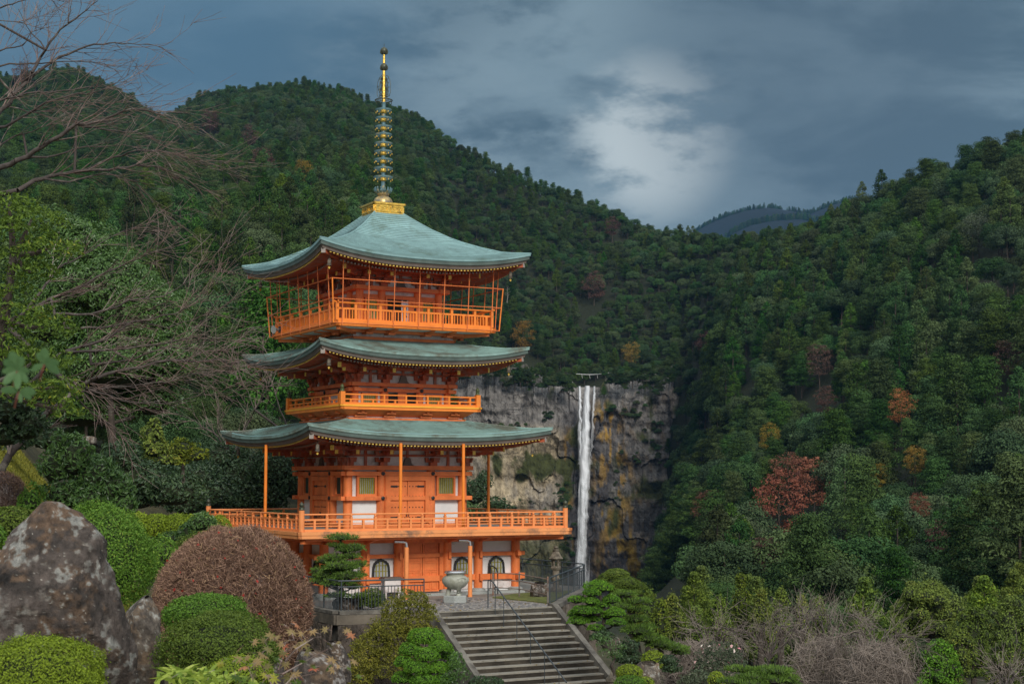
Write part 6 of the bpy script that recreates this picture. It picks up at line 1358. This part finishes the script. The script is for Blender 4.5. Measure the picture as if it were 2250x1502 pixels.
dome('small lime green clipped shrub touching the low pine',1555,1594,1474,1495,46,'azalea_lime',.05,cov=3,zmin=-.9)
plant('pine_tree','low spreading pine cut off by the bottom edge right of centre','tree',[(1621,1470,28,8,0),(1652,1474,20,7,0),(1695,1472,44,8,0),(1660,1486,36,8,-.3),(1722,1488,32,8,0),(1690,1491,40,7,-.3),(1608,1496,30,8,-.4),(1650,1499,36,7,-.5),(1735,1498,20,6,0)],44.5,'needle',.15,asp=.12,cov=2.4,mode='spike',jit=.3,wob=.25,zmin=-.15,trunk=[(1628,1540),(1630,1500),(1640,1478)],tr=.1)
plant('evergreen_shrub','dark ferny shrubs on the bank under the pruned pad tree','shrub',[(1322,1398,24,16),(1380,1425,22,22),(1396,1448,24,16),(1368,1448,20,14)],49.3,'shrubdark',.08,cov=2.5,jit=.8,wob=.3)
# conifers and broad trees lower right
def lump(label,cx,top,base,hw,Y,mat,seed,name='cypress',leaf=.14,shape='cone',cov=2.2):
    r=np.random.default_rng(seed);lo=[]
    for i in range(26 if shape=='cone' else 30):
        h=r.uniform(0,1)
        w_=hw*((1-h)**.6 if shape=='cone' else (1-(2*h-1)**2*.85)**.5)*r.uniform(.55,1);a=r.uniform(0,pi*2);q=hw*r.uniform(.20,.34)
        lo.append((cx+cos(a)*max(0,w_-q*.5),base-(base-top-q*.5)*h,q,q*.8,sin(a)*max(0,w_-q)*Y/FPX))
    lo.append((cx,top+hw*.2,hw*.2,hw*.22,0));lo.append((cx,(top+base)/2,hw*.5,(base-top)*.46,0))
    plant(name,label,'tree',lo,Y,mat,leaf,asp=.55,cov=cov,jit=.6,wob=.3,zmin=-.6,seed=seed,trunk=[(cx,base+60),(cx,base),(cx,(top+base)/2)],tr=.22)
for i,a in enumerate((('low yellow green cypress just right of the garden pine',1425,1292,1400,34,86),('short dusky cypress tucked behind the domed topiary',1392,1296,1400,30,84),('bushy cypress filling the dip between the first two cypresses',1452,1318,1420,34,82),('rounded yellow green cypress second from the garden pine',1478,1304,1420,40,84),('dark based cypress behind the camellia shrub',1532,1332,1430,34,82),('broad cypress with domed top behind the left bare cherry',1580,1306,1420,40,86),
  ('tallest pointed yellow green cypress in the row right of the stairs',1628,1258,1410,38,92),('cypress with a rounded shoulder right of the pointed one',1672,1296,1410,38,90),('yellow green cypress over the middle bare cherry',1716,1290,1400,34,92),('small cypress poking over bare twigs near the middle right',1762,1306,1400,28,94),('tiny bright cypress between the two big bare cherries',1893,1348,1410,18,84),('ragged narrow cypress left of the big bright round tree',1800,1310,1400,30,98))):
    lump(*a,'fyellow',560+i)
lump('large bright round topped tree above the bare cherries at lower right',2040,1276,1400,82,98,'fyellow',520,name='round_tree',shape='ball',cov=2.2)
lump('bright green cone shaped tree at the bottom right',2068,1402,1530,62,80,'maki',521)
for i,a in enumerate((('broad dusky yellow green tree left of the right edge',2140,1335,1480,56,90),('tall bushy yellow green tree at the right edge',2218,1312,1480,62,92),('dark olive tree filling the bottom right corner',2215,1400,1530,60,78),('shaded tree between the cone tree and the round tree',2110,1385,1500,44,88),('olive tree peeping behind the round topped tree',1975,1370,1460,34,96))):
    lump(*a,'fyellow',530+i,name='broadleaf_tree',shape='ball')
# ================================================================= BARE TREES
def grow(out,p,d,Ln,r0,lev,r,up=0.,wander=.16,kids=(5,4,4),ratio=.5,spread=.8,minr=.004):
    n=max(3,int(6 if lev>0 else 3));wander=wander*.6;pts=[p];rad=[r0];dd=norm(d)
    for i in range(n):
        dd=norm(dd+r.normal(0,wander,3)+np.array([0,0,up*.12]));pts.append(pts[-1]+dd*Ln/n);rad.append(max(minr*.7,r0*(1-.8*(i+1)/n)))
    for i in range(n): out.append((pts[i],pts[i+1],rad[i],rad[i+1]))
    if lev>0:
        for k in range(kids[-lev] if lev<=len(kids) else kids[0]):
            f=r.uniform(.2,1);i=min(int(f*n),n-1);q=pts[i]*(1-(f*n-i))+pts[i+1]*(f*n-i);e=norm(pts[i+1]-pts[i]);nn_=norm(np.cross(e,r.normal(0,1,3)))
            grow(out,q,norm(e+nn_*spread*r.uniform(.5,1.3)),Ln*ratio*r.uniform(.6,1.25),max(minr,rad[i]*.55),lev-1,r,up,wander,kids,ratio,spread,minr)
def bare(name,label,limbs,Y,seed,tw=(4,.9,2),mat='cherry',up=.0,minr=.0045,kids=(5,4,4),base=None,spread=.8,depth=1.2,cat='tree',every=.28,twmat='twig',grp=None):
    """limbs: list of ([(px,py)..], radius at start)"""
    r=np.random.default_rng(seed);A=[];B=[];J=[]
    b=at(*(base or limbs[0][0][0]),Y);t=empty(name,b,label=label,cat=cat,group=grp)
    for pts,r0 in limbs:
        dz=np.cumsum(np.r_[0,r.normal(0,depth*.25,len(pts)-1)]);P=[at(x,y,Y+d) for (x,y),d in zip(pts,dz)]
        # refine with wander
        Q=[P[0]]
        for a,c in zip(P[:-1],P[1:]):
            l=np.linalg.norm(c-a)
            for f in (.33,.66,1): q=a*(1-f)+c*f;Q.append(q+(r.normal(0,.025*l,3) if f<1 else 0))
        n=len(Q)-1;r0=r0*.72;rad=np.maximum(minr,r0*(1-.9*np.linspace(0,1,n+1)**.8))
        for i in range(n): A.append((Q[i],Q[i+1],rad[i],rad[i+1]))
        if J: nq=min(J,key=lambda v:np.linalg.norm(v-Q[0]));A.append((nq,Q[0],rad[0],rad[0]))
        J+=Q
        tot=sum(np.linalg.norm(Q[i+1]-Q[i]) for i in range(n))
        m=int(tot/every)
        for k in range(m):
            f=r.uniform(.12,1)**.8;i=min(int(f*n),n-1);q=Q[i]*(1-(f*n-i))+Q[i+1]*(f*n-i);e=norm(Q[i+1]-Q[i]);nn_=norm(np.cross(e,r.normal(0,1,3)))
            grow(B,q,norm(e+nn_*spread*r.uniform(.4,1.3)+np.array([0,0,up])),tw[1]*r.uniform(.5,1.3),max(minr*1.3,rad[i]*.45),tw[2]-1 if f>.2 else 1,r,up,.16,kids,.55,spread,minr)
    for nm,S_,k,m_ in (('limbs',A,7,mat),('twigs',B,3,twmat)):
        if not S_: continue
        V,F=segs([s[0]-b for s in S_],[s[1]-b for s in S_],[s[2] for s in S_],[s[3] for s in S_],k);link(nm,fastmesh(nm,V,F,smooth=True),M[m_],t)
    return len(B)
nb=0
nb+=bare('bare_cherry_tree','leafless cherry whose upper branches cross the sky at top left',[([(-60,330),(-10,260),(30,208),(70,160),(100,110),(132,65),(180,30),(215,2)],.075),([(30,208),(80,160),(130,125),(190,102),(240,95),(280,95),(350,103)],.05),([(-60,20),(0,18),(40,4),(90,-8),(140,4)],.03),([(-40,130),(0,112),(50,100),(70,70),(110,60)],.03),([(-60,250),(-10,225),(60,205),(130,200),(230,190),(280,180)],.04),([(-40,160),(20,140),(90,140),(170,135),(230,140),(262,160)],.03),([(150,50),(155,15),(158,-30)],.02),([(-50,70),(0,45),(50,50),(80,35)],.02),([(100,110),(60,60),(40,20)],.02)],27,21,tw=(4,.8,2),up=.12,every=.19,minr=.0045,kids=(6,5,4),spread=.6,depth=.8,base=(-60,330))
nb+=bare('bare_cherry_tree','leafless cherry with long limbs drooping right over the left mountain',[([(-60,395),(0,368),(60,345),(110,310),(168,272),(230,262),(290,240),(345,246),(410,249)],.09),([(-40,430),(40,418),(75,396),(130,383),(180,376),(240,374),(300,362),(350,366),(400,385),(445,428)],.075),([(168,272),(230,285),(300,290),(360,312)],.035),([(180,376),(250,345),(300,330),(370,335),(440,355),(482,372)],.035),([(-40,300),(40,262),(100,225),(170,205),(240,192),(290,215)],.045),([(-50,250),(20,235),(80,248),(150,235),(220,225)],.03),([(75,396),(150,400),(230,380),(300,400),(340,450),(350,480)],.03),([(-40,350),(30,300),(90,280),(150,262)],.03),([(60,345),(120,342),(190,322),(270,318),(350,330),(410,345)],.03)],28,22,tw=(4,.95,2),up=.0,every=.22,minr=.0045,kids=(6,5,4),spread=.5,depth=.9,base=(-60,395))
nb+=bare('bare_cherry_tree','leafless cherry with dense pinkish twigs spreading right toward the pagoda',[([(-30,1120),(0,1040),(20,1000),(60,950),(110,905),(163,857),(214,829),(280,810),(373,791),(450,792),(531,796)],.11),([(20,720),(60,680),(140,647),(210,610),(280,577),(382,544)],.06),([(60,680),(100,625),(121,596),(186,558),(242,521),(345,484)],.04),([(60,850),(140,773),(233,745),(289,707),(387,689),(466,624)],.055),([(60,780),(117,815),(210,861),(298,885),(396,880),(535,852)],.045),([(150,850),(186,894),(233,927),(270,960)],.02),([(140,773),(220,770),(310,760),(400,745),(490,742)],.04),([(120,690),(200,690),(280,660),(360,650),(440,600),(480,590)],.035),([(163,857),(250,850),(340,840),(430,820),(520,820)],.03),([(140,720),(220,720),(300,705),(370,720),(450,690),(500,680)],.03),([(200,800),(290,790),(370,760),(450,770),(510,765)],.03)],25,23,tw=(4,.75,2),every=.15,up=.02,minr=.0045,kids=(6,6,4),depth=.8,base=(-30,1120),spread=.6)
nb+=bare('bare_tree','slender dark leafless tree rising behind the left end of the lowest roof',[([(528,1120),(523,1060),(512,1000),(480,960),(430,925),(380,905)],.14),([(512,1000),(530,960),(560,900),(590,850),(640,820),(680,830)],.07),([(505,990),(480,950),(485,900),(470,860)],.05),([(560,900),(545,860),(520,830),(500,800)],.04),([(590,850),(600,820),(590,790)],.03),([(640,960),(615,900),(600,850),(570,820)],.08)],76,24,tw=(4,1.7,2),every=.5,up=.1,minr=.011,kids=(5,4,4),depth=1.5,base=(528,1120))
def umbrella(label,cx,base,top,hw,Y,seed,n=11):
    r=np.random.default_rng(seed);L_=[([(cx,base+70),(cx+r.uniform(-4,4),base),(cx+r.uniform(-6,6),base-(base-top)*.35)],.07)];fk=(cx,base-(base-top)*.28)
    for i in range(n):
        a=-1+2*(i+.5)/n+r.uniform(-.1,.1);ex=cx+a*hw;mx=cx+a*hw*.5;my=base-(base-top)*(.75+.2*r.uniform())
        L_.append(([fk,(mx,my),(ex*.75+mx*.25,top+(base-top)*(.05+.22*a*a)),(ex,top+(base-top)*(.12+.5*a*a))],.05))
    return bare('bare_cherry_tree',label,L_,Y,seed,twmat='paletwig',tw=(4,1.1,2),every=.36,up=.03,minr=.0075,kids=(5,4,4),depth=2.,spread=.8)
nb+=umbrella('leafless umbrella shaped cherry behind the low pine',1690,1480,1365,120,66,31)
nb+=umbrella('wide leafless cherry with pale twigs in the lower right centre',1825,1480,1342,110,68,32,13)
nb+=umbrella('leafless cherry with downswept outer twigs left of the cone tree',1925,1500,1372,110,60,33,13)
nb+=umbrella('smaller leafless cherry arching over the flowering shrub',1565,1470,1372,80,60,34,9)
nb+=umbrella('leafless grey twigged cherry standing behind the other bare cherries',1760,1440,1325,80,76,35,9)
nb+=umbrella('pale weeping leafless tree at the bottom right edge',2212,1540,1476,45,50,36,9)
# pale dead trunks on the slopes
def snagtree(label,px,top,base,Y,seed,w_=.3,name='dead_tree'):
    return bare(name,label,[([(px,base),(px+2,(top+base)/2),(px,top)],w_)],Y,seed,tw=(3,2.6,1),every=1.2,minr=.07,kids=(3,2,2),mat='snag',twmat='snag',depth=.5,spread=1.2)
p=hit(2214,1290,2);snagtree('tall thin pale dead trunk low at the right edge of the forest',2214,1195,1300,p[1]-12,41,.25)
p=hit(2128,1000,0);snagtree('grey dead conifer skeleton on the lower right slope',2128,945,1040,p[1]-14,42,.4)
snagtree('slim white dead trunk just right of the top balcony cage',1114,628,665,900,43,.35)
p=hit(640,400,0);snagtree('pale dead snag among the trees on the left mountain',652,330,372,p[1]-15,44,.9)
# ================================================================= HAZE
hm=bpy.data.materials.new('haze_air');hm.use_nodes=True;t_=hm.node_tree;t_.nodes.clear();pv=t_.nodes.new('ShaderNodeVolumePrincipled');pv.inputs['Color'].default_value=(.09,.24,.47,1);pv.inputs['Density'].default_value=.00006;pv.inputs['Anisotropy'].default_value=.0
ou=t_.nodes.new('ShaderNodeOutputMaterial');t_.links.new(pv.outputs[0],ou.inputs['Volume'])
mb=MB();mb.b(-4200,4200,-60,7200,-520,900);hz=mb.build('haze',hm);tag(hz,kind='stuff')
print('twigs',nb,'time',round(time.time()-T0,1))
